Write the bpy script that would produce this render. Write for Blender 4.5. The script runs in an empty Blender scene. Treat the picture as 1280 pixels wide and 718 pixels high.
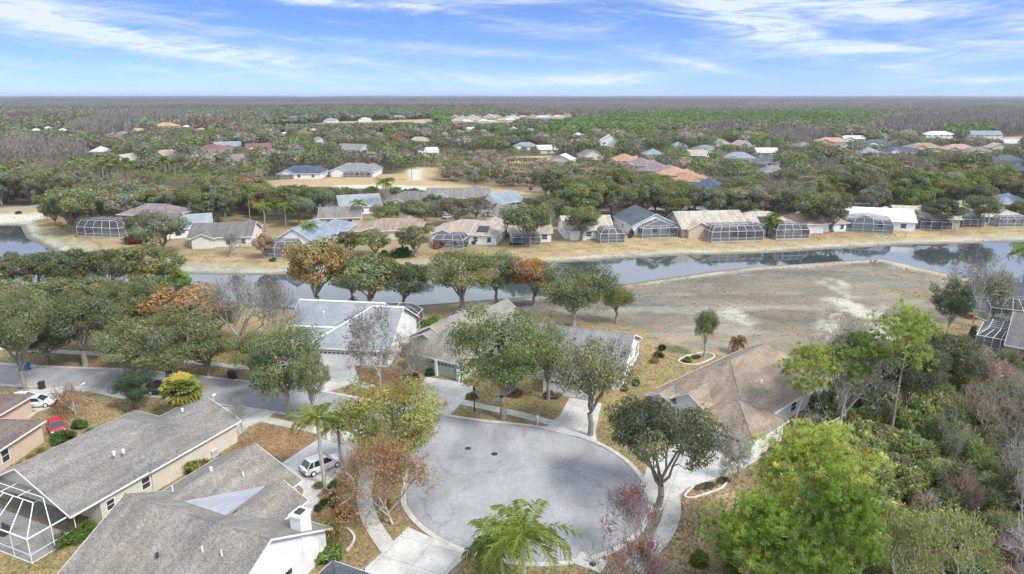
import bpy, math, random
import numpy as np
from mathutils import Vector, Matrix
random.seed(7); RNG = np.random.default_rng(11)
PI = math.pi; R = math.radians
scene = bpy.context.scene
C = scene.collection

# ------------------------------------------------------------ camera (a drone 40 m above the street)
HAZE = True
FPX, CAMH, PITCH = 853.0, 40.0, math.atan(240/853.0)
cam_d = bpy.data.cameras.new('camera'); cam = bpy.data.objects.new('camera', cam_d); C.objects.link(cam)
cam_d.sensor_width = 36; cam_d.lens = 36*FPX/1280; cam_d.clip_start = .5; cam_d.clip_end = 40000
cam.location = (0, 0, CAMH); cam.rotation_euler = (PI/2 - PITCH, 0, 0)
scene.camera = cam
# ------------------------------------------------------------ sky, sun, exposure
SUN_EL, SUN_AZ = R(48), R(128)          # azimuth clockwise from +Y (north)
world = bpy.data.worlds.new('World'); scene.world = world; world.use_nodes = True
def build_sky():
    nt = world.node_tree; N = nt.nodes; L = nt.links; N.clear()
    out = N.new('ShaderNodeOutputWorld'); bg = N.new('ShaderNodeBackground')
    tc = N.new('ShaderNodeTexCoord'); sep = N.new('ShaderNodeSeparateXYZ'); L.new(tc.outputs['Generated'], sep.inputs[0])
    def M(op, a, b=None, c=None, cl=False):
        n = N.new('ShaderNodeMath'); n.operation = op; n.use_clamp = cl
        for i, v in enumerate((a, b, c)):
            if v is None: continue
            if isinstance(v, (int, float)): n.inputs[i].default_value = v
            else: L.new(v, n.inputs[i])
        return n.outputs[0]
    X, Y, Z = sep.outputs
    az = M('ARCTAN2', X, Y)                                   # 0 straight ahead, + to the right
    el = M('ARCSINE', Z)
    # the Nishita sky, read somewhat higher than the true elevation for the deep clear-air blue
    zz = M('MULTIPLY_ADD', M('ABSOLUTE', Z), 2.6, .12)
    comb = N.new('ShaderNodeCombineXYZ'); L.new(X, comb.inputs[0]); L.new(Y, comb.inputs[1]); L.new(zz, comb.inputs[2])
    nrm = N.new('ShaderNodeVectorMath'); nrm.operation = 'NORMALIZE'; L.new(comb.outputs[0], nrm.inputs[0])
    sky = N.new('ShaderNodeTexSky'); sky.sky_type = 'NISHITA'; sky.sun_disc = False
    sky.sun_elevation = SUN_EL; sky.sun_rotation = SUN_AZ; sky.air_density = 1.0; sky.dust_density = .3; sky.ozone_density = 1.6
    L.new(nrm.outputs[0], sky.inputs[0])
    hs = N.new('ShaderNodeHueSaturation'); hs.inputs['Saturation'].default_value = SKY_SAT; hs.inputs['Value'].default_value = SKY_VAL
    hs.inputs['Hue'].default_value = .5
    tn = N.new('ShaderNodeMixRGB'); tn.blend_type = 'MULTIPLY'; tn.inputs[0].default_value = 1; tn.inputs[2].default_value = (.84, .84, 1.0, 1)
    L.new(sky.outputs[0], tn.inputs[1]); L.new(tn.outputs[0], hs.inputs['Color'])
    # cirrus: stretched warped noise, gathered into a few banks
    def noise(sx, sy, sc, det, rough, w=0., dist=0.):
        cc = N.new('ShaderNodeCombineXYZ')
        L.new(M('MULTIPLY', az, sx), cc.inputs[0]); L.new(M('ADD', M('MULTIPLY', el, sy), M('MULTIPLY', az, sx*.55*SHEAR)), cc.inputs[1]); cc.inputs[2].default_value = w
        n = N.new('ShaderNodeTexNoise'); n.inputs['Scale'].default_value = sc; n.inputs['Detail'].default_value = det
        n.inputs['Roughness'].default_value = rough; n.inputs['Distortion'].default_value = dist
        L.new(cc.outputs[0], n.inputs['Vector']); return n.outputs['Fac']
    SHEAR = 1.0
    n1 = noise(4.2, 30, 1.0, 10, .68, 3.1, 1.6)
    SHEAR = -1.6
    n2 = noise(14, 100, 1.0, 8, .66, 8.4, 1.2)
    SHEAR = 1.0
    n3 = noise(1.6, 9, 1.0, 4, .5, 1.7, .4)
    banks = None
    for (px, py, wx, wy, sl, a) in SKY_BANKS:
        a0 = math.atan((px-640)/FPX); e0 = (119-py)/FPX*.98
        dx = M('SUBTRACT', az, a0); dy = M('SUBTRACT', M('SUBTRACT', el, e0), M('MULTIPLY', dx, sl))
        q = M('ADD', M('POWER', M('ABSOLUTE', M('DIVIDE', dx, wx*1.15/FPX)), 2.), M('POWER', M('ABSOLUTE', M('DIVIDE', dy, wy*1.3/FPX)), 2.))
        g = M('MULTIPLY', M('EXPONENT', M('MULTIPLY', q, -1.)), a)
        banks = g if banks is None else M('ADD', banks, g)
    base = M('ADD', M('MULTIPLY', n1, .75), M('MULTIPLY', n2, .35))
    dens = M('ADD', M('SUBTRACT', base, .525), M('MULTIPLY', M('SUBTRACT', n3, .5), .35))
    wisp = M('MULTIPLY', dens, 1.7, cl=True)
    bank = M('MULTIPLY', banks, M('MULTIPLY', M('SUBTRACT', base, .40), 4.0, cl=True))
    cloud = M('MINIMUM', M('ADD', M('MULTIPLY', wisp, .9), bank), .93)
    # unseen bright overcast above the clear band, added to flatten and lift the light
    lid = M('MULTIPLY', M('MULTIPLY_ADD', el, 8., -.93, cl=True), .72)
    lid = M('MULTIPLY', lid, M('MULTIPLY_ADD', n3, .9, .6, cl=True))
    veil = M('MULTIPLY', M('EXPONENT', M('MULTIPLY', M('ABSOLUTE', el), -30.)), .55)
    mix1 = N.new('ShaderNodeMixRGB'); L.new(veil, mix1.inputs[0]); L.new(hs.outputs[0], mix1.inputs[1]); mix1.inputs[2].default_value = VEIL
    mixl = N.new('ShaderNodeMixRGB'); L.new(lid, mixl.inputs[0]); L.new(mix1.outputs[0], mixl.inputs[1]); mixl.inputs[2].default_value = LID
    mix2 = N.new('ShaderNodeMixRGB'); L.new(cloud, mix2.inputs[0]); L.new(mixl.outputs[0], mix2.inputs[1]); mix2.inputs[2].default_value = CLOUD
    L.new(mix2.outputs[0], bg.inputs['Color']); bg.inputs['Strength'].default_value = .12
    L.new(bg.outputs[0], out.inputs[0])
SKY_SAT, SKY_VAL = 1.12, .86
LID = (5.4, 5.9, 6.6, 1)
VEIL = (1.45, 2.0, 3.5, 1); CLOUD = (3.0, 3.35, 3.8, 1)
SKY_BANKS = [  # px, py, half-width, half-height, slope, strength
    (95, 40, 90, 13, -.10, .9), (200, 62, 120, 7, -.16, .8), (330, 76, 120, 7, -.06, .95), (400, 14, 150, 5, -.05, .7), (470, 17, 90, 3, -.02, .6),
    (560, 66, 170, 4, -.05, .55), (900, 30, 60, 16, -.35, 1.0), (1010, 18, 110, 12, .02, 1.0), (960, 54, 70, 9, -.2, .95), (1090, 36, 60, 6, .0, .95),
    (1230, 74, 75, 8, .12, 1.0), (1265, 48, 50, 7, .2, .9), (1080, 72, 45, 5, 0, .8), (1110, 95, 30, 6, 0, .7), (1200, 104, 30, 3, 0, .8),
    (740, 101, 90, 6, .05, .9), (860, 84, 60, 4, -.2, .7), (620, 5, 120, 7, 0, .8), (700, 46, 90, 5, -.05, .5), (560, 100, 150, 6, 0, .5), (1180, 3, 130, 5, 0, .9), (20, 92, 160, 5, 0, .35)]
build_sky()
sd = bpy.data.lights.new('sun', 'SUN'); sun = bpy.data.objects.new('sun', sd); C.objects.link(sun)
sd.energy = 1.8; sd.angle = R(13); sd.color = (1, .955, .89)
_d = Vector((math.sin(SUN_AZ)*math.cos(SUN_EL), math.cos(SUN_AZ)*math.cos(SUN_EL), math.sin(SUN_EL)))
sun.rotation_euler = (-_d).to_track_quat('-Z', 'Y').to_euler(); sun.location = (60, -40, 90)
vs = scene.view_settings; vs.view_transform = 'Standard'; vs.look = 'None'; vs.gamma = 1; vs.use_curve_mapping = False
vs.exposure = 1.24
scene.cycles.max_bounces = 6; scene.cycles.transparent_max_bounces = 12; scene.cycles.diffuse_bounces = 3; scene.cycles.glossy_bounces = 3
scene.cycles.transmission_bounces = 3; scene.cycles.volume_bounces = 0; scene.cycles.use_denoising = True
scene.cycles.sample_clamp_indirect = 6

# ------------------------------------------------------------ helpers
_c, _s = math.cos(PITCH), math.sin(PITCH)
def P(px, py, z=0.):
    """the world point at height z that the photograph shows at pixel (px, py)"""
    u = (px-640)/FPX; v = (359-py)/FPX
    dy, dz = _c+v*_s, -_s+v*_c
    t = (z-CAMH)/dz
    return (u*t, dy*t)
def proj(x, y, z=0.):
    dz = z-CAMH; f = y*_c-dz*_s; u = y*_s+dz*_c
    return 640+FPX*x/f, 359-FPX*u/f
def tag(o, label=None, cat=None, group=None, kind=None):
    if label: o['label'] = label
    if cat: o['category'] = cat
    if group: o['group'] = group
    if kind: o['kind'] = kind
    return o
def empty(name, loc, rz=0., label=None, cat=None, group=None):
    o = bpy.data.objects.new(name, None); C.objects.link(o); o.empty_display_size = .3
    o.location = loc if len(loc) == 3 else (loc[0], loc[1], 0); o.rotation_euler = (0, 0, rz)
    return tag(o, label, cat, group)
def link(name, me, parent=None, loc=None, rot=None, scale=None):
    o = bpy.data.objects.new(name, me); C.objects.link(o)
    if parent is not None: o.parent = parent
    if loc is not None: o.location = loc
    if rot is not None: o.rotation_euler = rot
    if scale is not None: o.scale = scale
    return o
def copy_tree(o, parent=None):
    c = o.copy(); C.objects.link(c); c.parent = parent
    for ch in list(o.children): copy_tree(ch, c)
    return c
class MB:
    def __init__(s): s.v = []; s.f = []
    def poly(s, pts):
        i = len(s.v); s.v += [tuple(p) for p in pts]; s.f.append(tuple(range(i, i+len(pts))))
    def hexa(s, b, t):          # bottom and top rings, same winding (ccw from above)
        i = len(s.v); n = len(b); s.v += [tuple(p) for p in b]+[tuple(p) for p in t]
        s.f.append(tuple(i+k for k in range(n))[::-1]); s.f.append(tuple(i+n+k for k in range(n)))
        for k in range(n):
            j = (k+1) % n; s.f.append((i+k, i+j, i+n+j, i+n+k))
    def box(s, x0, x1, y0, y1, z0, z1):
        s.hexa([(x0, y0, z0), (x1, y0, z0), (x1, y1, z0), (x0, y1, z0)], [(x0, y0, z1), (x1, y0, z1), (x1, y1, z1), (x0, y1, z1)])
    def prism(s, pts, z0, z1):
        s.hexa([(p[0], p[1], z0) for p in pts], [(p[0], p[1], z1) for p in pts])
    def tube(s, a, b, r0, r1=None, n=6, caps=True):
        r1 = r0 if r1 is None else r1
        a = Vector(a); b = Vector(b); d = b-a
        if d.length < 1e-6: return
        d.normalize(); u = d.cross(Vector((0, 0, 1)) if abs(d.z) < .9 else Vector((1, 0, 0))).normalized(); w = d.cross(u)
        i = len(s.v)
        for (c, r) in ((a, r0), (b, r1)):
            for k in range(n):
                t = 2*PI*(k+.5)/n; s.v.append(tuple(c+(u*math.cos(t)+w*math.sin(t))*r))
        for k in range(n):
            j = (k+1) % n; s.f.append((i+k, i+j, i+n+j, i+n+k))
        if caps: s.f.append(tuple(i+k for k in range(n))[::-1]); s.f.append(tuple(i+n+k for k in range(n)))
    def bar(s, a, b, w): s.tube(a, b, w*.72, n=4)
    def strip(s, pts, w, z0, z1, closed=False):
        """a low wall / kerb that follows a line"""
        n = len(pts); L_, R_ = [], []
        for k in range(n):
            a = pts[(k-1) % n] if (closed or k) else pts[k]; b = pts[(k+1) % n] if (closed or k < n-1) else pts[k]
            dx, dy = b[0]-a[0], b[1]-a[1]; l = math.hypot(dx, dy) or 1
            L_.append((pts[k][0]-dy/l*w/2, pts[k][1]+dx/l*w/2)); R_.append((pts[k][0]+dy/l*w/2, pts[k][1]-dx/l*w/2))
        for k in range(n if closed else n-1):
            j = (k+1) % n; s.prism([R_[k], R_[j], L_[j], L_[k]], z0, z1)
    def mesh(s, name, mat, smooth=False):
        me = bpy.data.meshes.new(name); me.from_pydata(s.v, [], s.f); me.validate()
        for m in (mat if isinstance(mat, (list, tuple)) else [mat]): me.materials.append(m)
        if smooth: me.polygons.foreach_set('use_smooth', [True]*len(me.polygons))
        return me
    def build(s, name, mat, parent=None, loc=None, rot=None, smooth=False):
        return link(name, s.mesh(name, mat, smooth), parent, loc, rot)
def smooth_line(pts, n=6, closed=False):
    """Catmull-Rom through 2-D points"""
    out = []; N = len(pts); rng = N if closed else N-1
    g = lambda k: pts[k % N] if closed else pts[max(0, min(N-1, k))]
    for k in range(rng):
        p0, p1, p2, p3 = g(k-1), g(k), g(k+1), g(k+2)
        for i in range(n):
            t = i/n; out.append(tuple(.5*((2*p1[c])+(-p0[c]+p2[c])*t+(2*p0[c]-5*p1[c]+4*p2[c]-p3[c])*t*t+(-p0[c]+3*p1[c]-3*p2[c]+p3[c])*t**3) for c in (0, 1)))
    if not closed: out.append(tuple(pts[-1]))
    return out
def sdist(X, Y, poly):
    """signed distance to a polygon, negative inside (numpy)"""
    d2 = np.full(X.shape, 1e18); ins = np.zeros(X.shape, bool); n = len(poly)
    for k in range(n):
        ax, ay = poly[k]; bx, by = poly[(k+1) % n]; ex, ey = bx-ax, by-ay
        t = np.clip(((X-ax)*ex+(Y-ay)*ey)/max(ex*ex+ey*ey, 1e-9), 0, 1)
        d2 = np.minimum(d2, (X-ax-t*ex)**2+(Y-ay-t*ey)**2)
        if ay != by:
            c = ((ay > Y) != (by > Y)) & (X < (bx-ax)*(Y-ay)/(by-ay)+ax); ins ^= c
    return np.where(ins, -1, 1)*np.sqrt(d2)
_perm = np.random.default_rng(5).random((256, 256))
def vnoise(x, y, s=1., o=0):
    x = x/s+o*17.3+1000; y = y/s+o*9.1+1000
    xi = np.floor(x).astype(int); yi = np.floor(y).astype(int); fx = x-xi; fy = y-yi
    fx = fx*fx*(3-2*fx); fy = fy*fy*(3-2*fy)
    g = lambda a, b: _perm[a % 256, b % 256]
    return (g(xi, yi)*(1-fx)+g(xi+1, yi)*fx)*(1-fy)+(g(xi, yi+1)*(1-fx)+g(xi+1, yi+1)*fx)*fy
def fbm(x, y, s, oct=4, o=0):
    r = 0; a = .5; t = 0
    for k in range(oct): r = r+a*vnoise(x, y, s/2**k, o+k*3); t += a; a *= .55
    return r/t
def mesh_np(name, V, F, mat, col=None, smooth=False, uvless=True):
    """V (n,3), F (m,3|4) -> mesh with an optional per-vertex colour"""
    me = bpy.data.meshes.new(name); V = np.ascontiguousarray(V, np.float32)
    Fs = F if isinstance(F, list) else [F]
    nl = sum(f.size for f in Fs); nf = sum(len(f) for f in Fs)
    me.vertices.add(len(V)); me.vertices.foreach_set('co', V.ravel())
    me.loops.add(nl); me.loops.foreach_set('vertex_index', np.concatenate([f.ravel() for f in Fs]).astype(np.int32))
    tot = np.concatenate([np.full(len(f), f.shape[1], np.int32) for f in Fs]); st = np.concatenate([[0], np.cumsum(tot)[:-1]]).astype(np.int32)
    me.polygons.add(nf); me.polygons.foreach_set('loop_start', st); me.polygons.foreach_set('loop_total', tot)
    if smooth: me.polygons.foreach_set('use_smooth', np.ones(nf, bool))
    me.update(calc_edges=True)
    if col is not None:
        a = me.color_attributes.new('Col', 'FLOAT_COLOR', 'POINT')
        c4 = np.ones((len(V), 4), np.float32); c4[:, :3] = col; a.data.foreach_set('color', c4.ravel())
    for m in (mat if isinstance(mat, (list, tuple)) else [mat]): me.materials.append(m)
    return me

# ------------------------------------------------------------ materials
def newmat(name):
    m = bpy.data.materials.new(name); m.use_nodes = True; nt = m.node_tree
    b = nt.nodes['Principled BSDF']; return m, nt, b
def _noise(nt, sc, det=4, rough=.55, coord='Object', vec=None, dist=0., scale3=None):
    n = nt.nodes.new('ShaderNodeTexNoise'); n.inputs['Scale'].default_value = sc; n.inputs['Detail'].default_value = det
    n.inputs['Roughness'].default_value = rough; n.inputs['Distortion'].default_value = dist
    if vec is None:
        t = nt.nodes.new('ShaderNodeTexCoord'); vec = t.outputs[coord]
    if scale3:
        mp = nt.nodes.new('ShaderNodeMapping'); mp.inputs['Scale'].default_value = scale3[:3]
        if len(scale3) > 3: mp.inputs['Rotation'].default_value = (0, 0, scale3[3])
        nt.links.new(vec, mp.inputs[0]); vec = mp.outputs[0]
    nt.links.new(vec, n.inputs['Vector']); return n
def _ramp(nt, fac, stops):
    r = nt.nodes.new('ShaderNodeValToRGB'); e = r.color_ramp.elements
    while len(e) < len(stops): e.new(.5)
    for k, (p, c) in enumerate(stops):
        e[k].position = p; e[k].color = (*c, 1) if len(c) == 3 else c
    nt.links.new(fac, r.inputs[0]); return r.outputs[0]
def _mixc(nt, fac, a, b, mode='MIX'):
    n = nt.nodes.new('ShaderNodeMixRGB'); n.blend_type = mode
    for i, v in ((0, fac), (1, a), (2, b)):
        if isinstance(v, (int, float)): n.inputs[i].default_value = v
        elif isinstance(v, tuple): n.inputs[i].default_value = (*v, 1) if len(v) == 3 else v
        else: nt.links.new(v, n.inputs[i])
    return n.outputs[0]
def _bump(nt, b, h, strength=.3, dist=.05):
    n = nt.nodes.new('ShaderNodeBump'); n.inputs['Strength'].default_value = strength; n.inputs['Distance'].default_value = dist
    nt.links.new(h, n.inputs['Height']); nt.links.new(n.outputs[0], b.inputs['Normal'])
g3 = lambda v: (v, v, v)
def mat_flat(name, col, rough=.7, var=.12, sc=1.5, metal=0., bump=0.):
    """a painted or plain surface, a little dirty"""
    m, nt, b = newmat(name); n = _noise(nt, sc, 5)
    c = _mixc(nt, 1., col, _ramp(nt, n.outputs[0], [(.3, g3(1-var)), (.7, g3(1+var*.4))]), 'MULTIPLY')
    nt.links.new(c, b.inputs['Base Color']); b.inputs['Roughness'].default_value = rough; b.inputs['Metallic'].default_value = metal
    if bump: _bump(nt, b, n.outputs[0], bump)
    return m
def mat_shingle(name, col, var=.35, streak=.25):
    m, nt, b = newmat(name)
    fine = _noise(nt, 5.5, 3, .7, scale3=(1, 1, 1.6)); mid = _noise(nt, 1.9, 5, .7); big = _noise(nt, .22, 4, .6)
    st = _noise(nt, .8, 4, .6, scale3=(1, .22, .5))
    c = _mixc(nt, 1., col, _ramp(nt, fine.outputs[0], [(.34, g3(1-var)), (.66, g3(1+var))]), 'MULTIPLY')
    c = _mixc(nt, 1., c, _ramp(nt, mid.outputs[0], [(.3, g3(1-var*.55)), (.72, (1+var*.6, 1+var*.52, 1+var*.42))]), 'MULTIPLY')
    c = _mixc(nt, 1., c, _ramp(nt, st.outputs[0], [(.38, g3(1-streak)), (.6, g3(1.05))]), 'MULTIPLY')
    c = _mixc(nt, 1., c, _ramp(nt, big.outputs[0], [(.3, (.86, .88, .92)), (.7, (1.08, 1.06, 1.0))]), 'MULTIPLY')
    nt.links.new(c, b.inputs['Base Color']); b.inputs['Roughness'].default_value = .92
    tc = nt.nodes.new('ShaderNodeTexCoord'); sp = nt.nodes.new('ShaderNodeSeparateXYZ'); nt.links.new(tc.outputs['Object'], sp.inputs[0])
    w = nt.nodes.new('ShaderNodeMath'); w.operation = 'FRACT'; k = nt.nodes.new('ShaderNodeMath'); k.operation = 'MULTIPLY'; k.inputs[1].default_value = 14.
    nt.links.new(sp.outputs[2], k.inputs[0]); nt.links.new(k.outputs[0], w.inputs[0])
    _bump(nt, b, w.outputs[0], .35, .03)
    return m
def mat_metalroof(name, col):
    m, nt, b = newmat(name); big = _noise(nt, .35, 5, .6); fine = _noise(nt, 3., 3, scale3=(1, .15, 1))
    c = _mixc(nt, 1., col, _ramp(nt, big.outputs[0], [(.3, g3(.8)), (.7, g3(1.12))]), 'MULTIPLY')
    c = _mixc(nt, 1., c, _ramp(nt, fine.outputs[0], [(.35, g3(.88)), (.65, g3(1.06))]), 'MULTIPLY')
    nt.links.new(c, b.inputs['Base Color']); b.inputs['Roughness'].default_value = .5
    return m
def mat_stucco(name, col):
    m, nt, b = newmat(name); n = _noise(nt, .7, 5, .6); f = _noise(nt, 14, 2)
    c = _mixc(nt, 1., col, _ramp(nt, n.outputs[0], [(.28, (.86, .85, .83)), (.6, g3(1.)), (.85, g3(1.04))]), 'MULTIPLY')
    nt.links.new(c, b.inputs['Base Color']); b.inputs['Roughness'].default_value = .85; _bump(nt, b, f.outputs[0], .15, .02)
    return m
def mat_concrete(name, col, seams=True, sc=.35):
    m, nt, b = newmat(name); n = _noise(nt, sc, 6, .62, coord='Object'); f = _noise(nt, 3.2, 5, .7)
    c = _mixc(nt, 1., col, _ramp(nt, n.outputs[0], [(.28, (.66, .65, .63)), (.5, g3(.95)), (.75, g3(1.12))]), 'MULTIPLY')
    c = _mixc(nt, 1., c, _ramp(nt, f.outputs[0], [(.3, g3(.84)), (.62, g3(1.05))]), 'MULTIPLY')
    if seams:
        mp = nt.nodes.new('ShaderNodeMapping'); tc = nt.nodes.new('ShaderNodeTexCoord'); nt.links.new(tc.outputs['Object'], mp.inputs[0])
        mp.inputs['Rotation'].default_value = (0, 0, R(23))
        br = nt.nodes.new('ShaderNodeTexBrick'); br.offset = 0; br.inputs['Scale'].default_value = .32; br.inputs['Mortar Size'].default_value = .008
        br.inputs['Brick Width'].default_value = 1.; br.inputs['Row Height'].default_value = 1.
        br.inputs['Color1'].default_value = (1, 1, 1, 1); br.inputs['Color2'].default_value = (.94, .94, .93, 1); br.inputs['Mortar'].default_value = (.5, .48, .45, 1)
        nt.links.new(mp.outputs[0], br.inputs['Vector']); c = _mixc(nt, 1., c, br.outputs[0], 'MULTIPLY')
    nt.links.new(c, b.inputs['Base Color']); b.inputs['Roughness'].default_value = .9
    return m
def mat_asphalt():
    m, nt, b = newmat('worn_asphalt'); tc = nt.nodes.new('ShaderNodeTexCoord')
    n = _noise(nt, .11, 6, .62, dist=.8); f = _noise(nt, 2.2, 6, .75); s = _noise(nt, .5, 5, .6, scale3=(1, .25, 1, .3))
    c = _mixc(nt, 1., ASPH, _ramp(nt, n.outputs[0], [(.3, (.76, .77, .79)), (.5, g3(1.)), (.72, (1.2, 1.19, 1.16))]), 'MULTIPLY')
    c = _mixc(nt, 1., c, _ramp(nt, f.outputs[0], [(.3, g3(.84)), (.66, g3(1.12))]), 'MULTIPLY')
    c = _mixc(nt, 1., c, _ramp(nt, s.outputs[0], [(.32, g3(.86)), (.6, g3(1.05))]), 'MULTIPLY')
    v = nt.nodes.new('ShaderNodeTexVoronoi'); v.feature = 'DISTANCE_TO_EDGE'; v.inputs['Scale'].default_value = .07
    wn = _noise(nt, .35, 4); vm = nt.nodes.new('ShaderNodeVectorMath'); vm.operation = 'MULTIPLY_ADD'; vm.inputs[1].default_value = (5, 5, 0)
    nt.links.new(wn.outputs['Color'], vm.inputs[0]); nt.links.new(tc.outputs['Object'], vm.inputs[2]); nt.links.new(vm.outputs[0], v.inputs['Vector'])
    c = _mixc(nt, 1., c, _ramp(nt, v.outputs[0], [(.0, g3(.74)), (.003, g3(.86)), (.007, g3(1.))]), 'MULTIPLY')
    nt.links.new(c, b.inputs['Base Color']); b.inputs['Roughness'].default_value = .92; _bump(nt, b, f.outputs[0], .2, .02)
    return m
ASPH = (.285, .283, .285)
def mat_leaf():
    m, nt, b = newmat('foliage'); nt.nodes.remove(b)
    at = nt.nodes.new('ShaderNodeAttribute'); at.attribute_name = 'Col'; oi = nt.nodes.new('ShaderNodeObjectInfo')
    c = _mixc(nt, 1., at.outputs['Color'], oi.outputs['Color'], 'MULTIPLY')
    d = nt.nodes.new('ShaderNodeBsdfDiffuse'); t = nt.nodes.new('ShaderNodeBsdfTranslucent'); mx = nt.nodes.new('ShaderNodeMixShader'); mx.inputs[0].default_value = .38
    nt.links.new(c, d.inputs[0]); nt.links.new(c, t.inputs[0]); nt.links.new(d.outputs[0], mx.inputs[1]); nt.links.new(t.outputs[0], mx.inputs[2])
    nt.links.new(mx.outputs[0], nt.nodes['Material Output'].inputs[0]); return m
def mat_attr(name, rough=.95, fine=None, obj=True):
    """a surface whose own colour is stored per vertex"""
    m, nt, b = newmat(name); at = nt.nodes.new('ShaderNodeAttribute'); at.attribute_name = 'Col'; c = at.outputs['Color']
    if obj:
        oi = nt.nodes.new('ShaderNodeObjectInfo'); c = _mixc(nt, 1., c, oi.outputs['Color'], 'MULTIPLY')
    for (sc, lo, hi, det) in (fine or []):
        n = _noise(nt, sc, det, .68); c = _mixc(nt, 1., c, _ramp(nt, n.outputs[0], [(.3, lo), (.7, hi)]), 'MULTIPLY')
    nt.links.new(c, b.inputs['Base Color']); b.inputs['Roughness'].default_value = rough; b.inputs['Specular IOR Level'].default_value = .2
    return m
M = {}
M['leaf'] = mat_leaf()
M['bark'] = mat_attr('bark', .95, [(3., g3(.7), g3(1.25), 5)])
M['ground'] = mat_attr('ground_cover', 1., [(13., g3(.74), g3(1.26), 4), (3.6, g3(.74), g3(1.22), 6), (1.1, (.74, .77, .76), (1.2, 1.17, 1.12), 6), (.24, (.82, .88, .82), (1.15, 1.08, 1.04), 6)], obj=False)
M['white'] = mat_flat('white_paint', (.78, .78, .77), .5, .08)
M['cream'] = mat_flat('cream_paint', (.62, .57, .45), .6, .08)
M['dark'] = mat_flat('dark_plastic', (.03, .03, .035), .5, .2)
M['blackmetal'] = mat_flat('black_metal', (.025, .025, .03), .4, .2)
M['frame'] = mat_flat('white_aluminium', (.74, .75, .76), .4, .06)
M['bronze'] = mat_flat('bronze_aluminium', (.10, .09, .08), .4, .1)
AUTO = {}
M['rubber'] = mat_flat('tyre_rubber', (.02, .02, .02), .8, .2)
M['terracotta'] = mat_flat('pale_ceramic', (.6, .58, .54), .6, .1)
M['conc'] = mat_concrete('driveway_concrete', (.54, .525, .485))
M['conc2'] = mat_concrete('old_concrete', (.49, .475, .43), sc=.6)
M['kerb'] = mat_concrete('kerb_concrete', (.47, .455, .41), seams=False, sc=.8)
M['edge'] = mat_concrete('bed_edging', (.6, .57, .5), seams=False, sc=1.)
M['asph'] = mat_asphalt()
M['stone'] = mat_concrete('stone', (.34, .30, .25), seams=False, sc=1.5)
def _glass():
    m, nt, b = newmat('window_glass'); b.inputs['Base Color'].default_value = (.035, .045, .055, 1); b.inputs['Roughness'].default_value = .08; b.inputs['Specular IOR Level'].default_value = .8
    return m
M['glass'] = _glass()
def _screen(name, a, col):
    m, nt, b = newmat(name); nt.nodes.remove(b); t = nt.nodes.new('ShaderNodeBsdfTransparent'); d = nt.nodes.new('ShaderNodeBsdfDiffuse'); d.inputs[0].default_value = (*col, 1)
    mx = nt.nodes.new('ShaderNodeMixShader'); mx.inputs[0].default_value = a; nt.links.new(t.outputs[0], mx.inputs[1]); nt.links.new(d.outputs[0], mx.inputs[2])
    nt.links.new(mx.outputs[0], nt.nodes['Material Output'].inputs[0]); return m
M['screen'] = _screen('insect_screen', .60, (.085, .092, .105))
M['screen_pale'] = _screen('pale_insect_screen', .3, (.09, .095, .1))
def _water():
    m, nt, b = newmat('lake_water'); b.inputs['Base Color'].default_value = (.05, .062, .066, 1); b.inputs['Roughness'].default_value = .04
    b.inputs['IOR'].default_value = 1.9; b.inputs['Specular IOR Level'].default_value = .7
    n = _noise(nt, .9, 4, .6, scale3=(1, .6, 1)); _bump(nt, b, n.outputs[0], .05, .05); return m
M['water'] = _water()
M['pool'] = mat_flat('pool_water', (.05, .28, .34), .05, .1)
M['solar'] = mat_flat('solar_panel', (.015, .018, .03), .2, .2)
def car_paint(name, col):
    m, nt, b = newmat(name); n = _noise(nt, 2, 3); nt.links.new(_mixc(nt, 1., col, _ramp(nt, n.outputs[0], [(.3, g3(.93)), (.7, g3(1.03))]), 'MULTIPLY'), b.inputs['Base Color'])
    b.inputs['Roughness'].default_value = .3; b.inputs['Coat Weight'].default_value = .6; return m
# ------------------------------------------------------------ the ground: one sheet to the horizon
def PP(l, z=0.): return [P(x, y, z) for x, y in l]
LAKE = PP([(-60, 281), (30, 282), (38, 297), (56, 306), (76, 315), (70, 325), (120, 334), (225, 342), (320, 343), (400, 341), (520, 337), (640, 332), (700, 327.5), (760, 323.5), (850, 318.5), (950, 316), (1050, 310), (1130, 305.5), (1200, 304), (1290, 301), (1420, 298),
    (1420, 372), (1300, 362), (1240, 356), (1185, 344), (1135, 332), (1100, 325), (1050, 328), (1000, 331.5), (945, 335), (900, 340), (850, 347), (790, 356), (740, 361), (690, 371), (620, 376), (530, 383), (380, 388), (200, 378), (130, 363), (0, 363), (-60, 364)], -1.2)
BED = PP([(735, 360), (850, 346), (950, 334), (1100, 324), (1185, 343), (1215, 362), (1200, 400), (1150, 418), (1090, 470), (1010, 470), (930, 437), (880, 441), (845, 428), (800, 412), (720, 398), (690, 394), (640, 386), (620, 374)])
WOODS = PP([(1230, 445), (1120, 470), (1060, 470), (1010, 500), (990, 545), (940, 600), (935, 640), (850, 720), (840, 800), (1500, 800), (1500, 520), (1330, 470)])
HW = dict()
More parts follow.
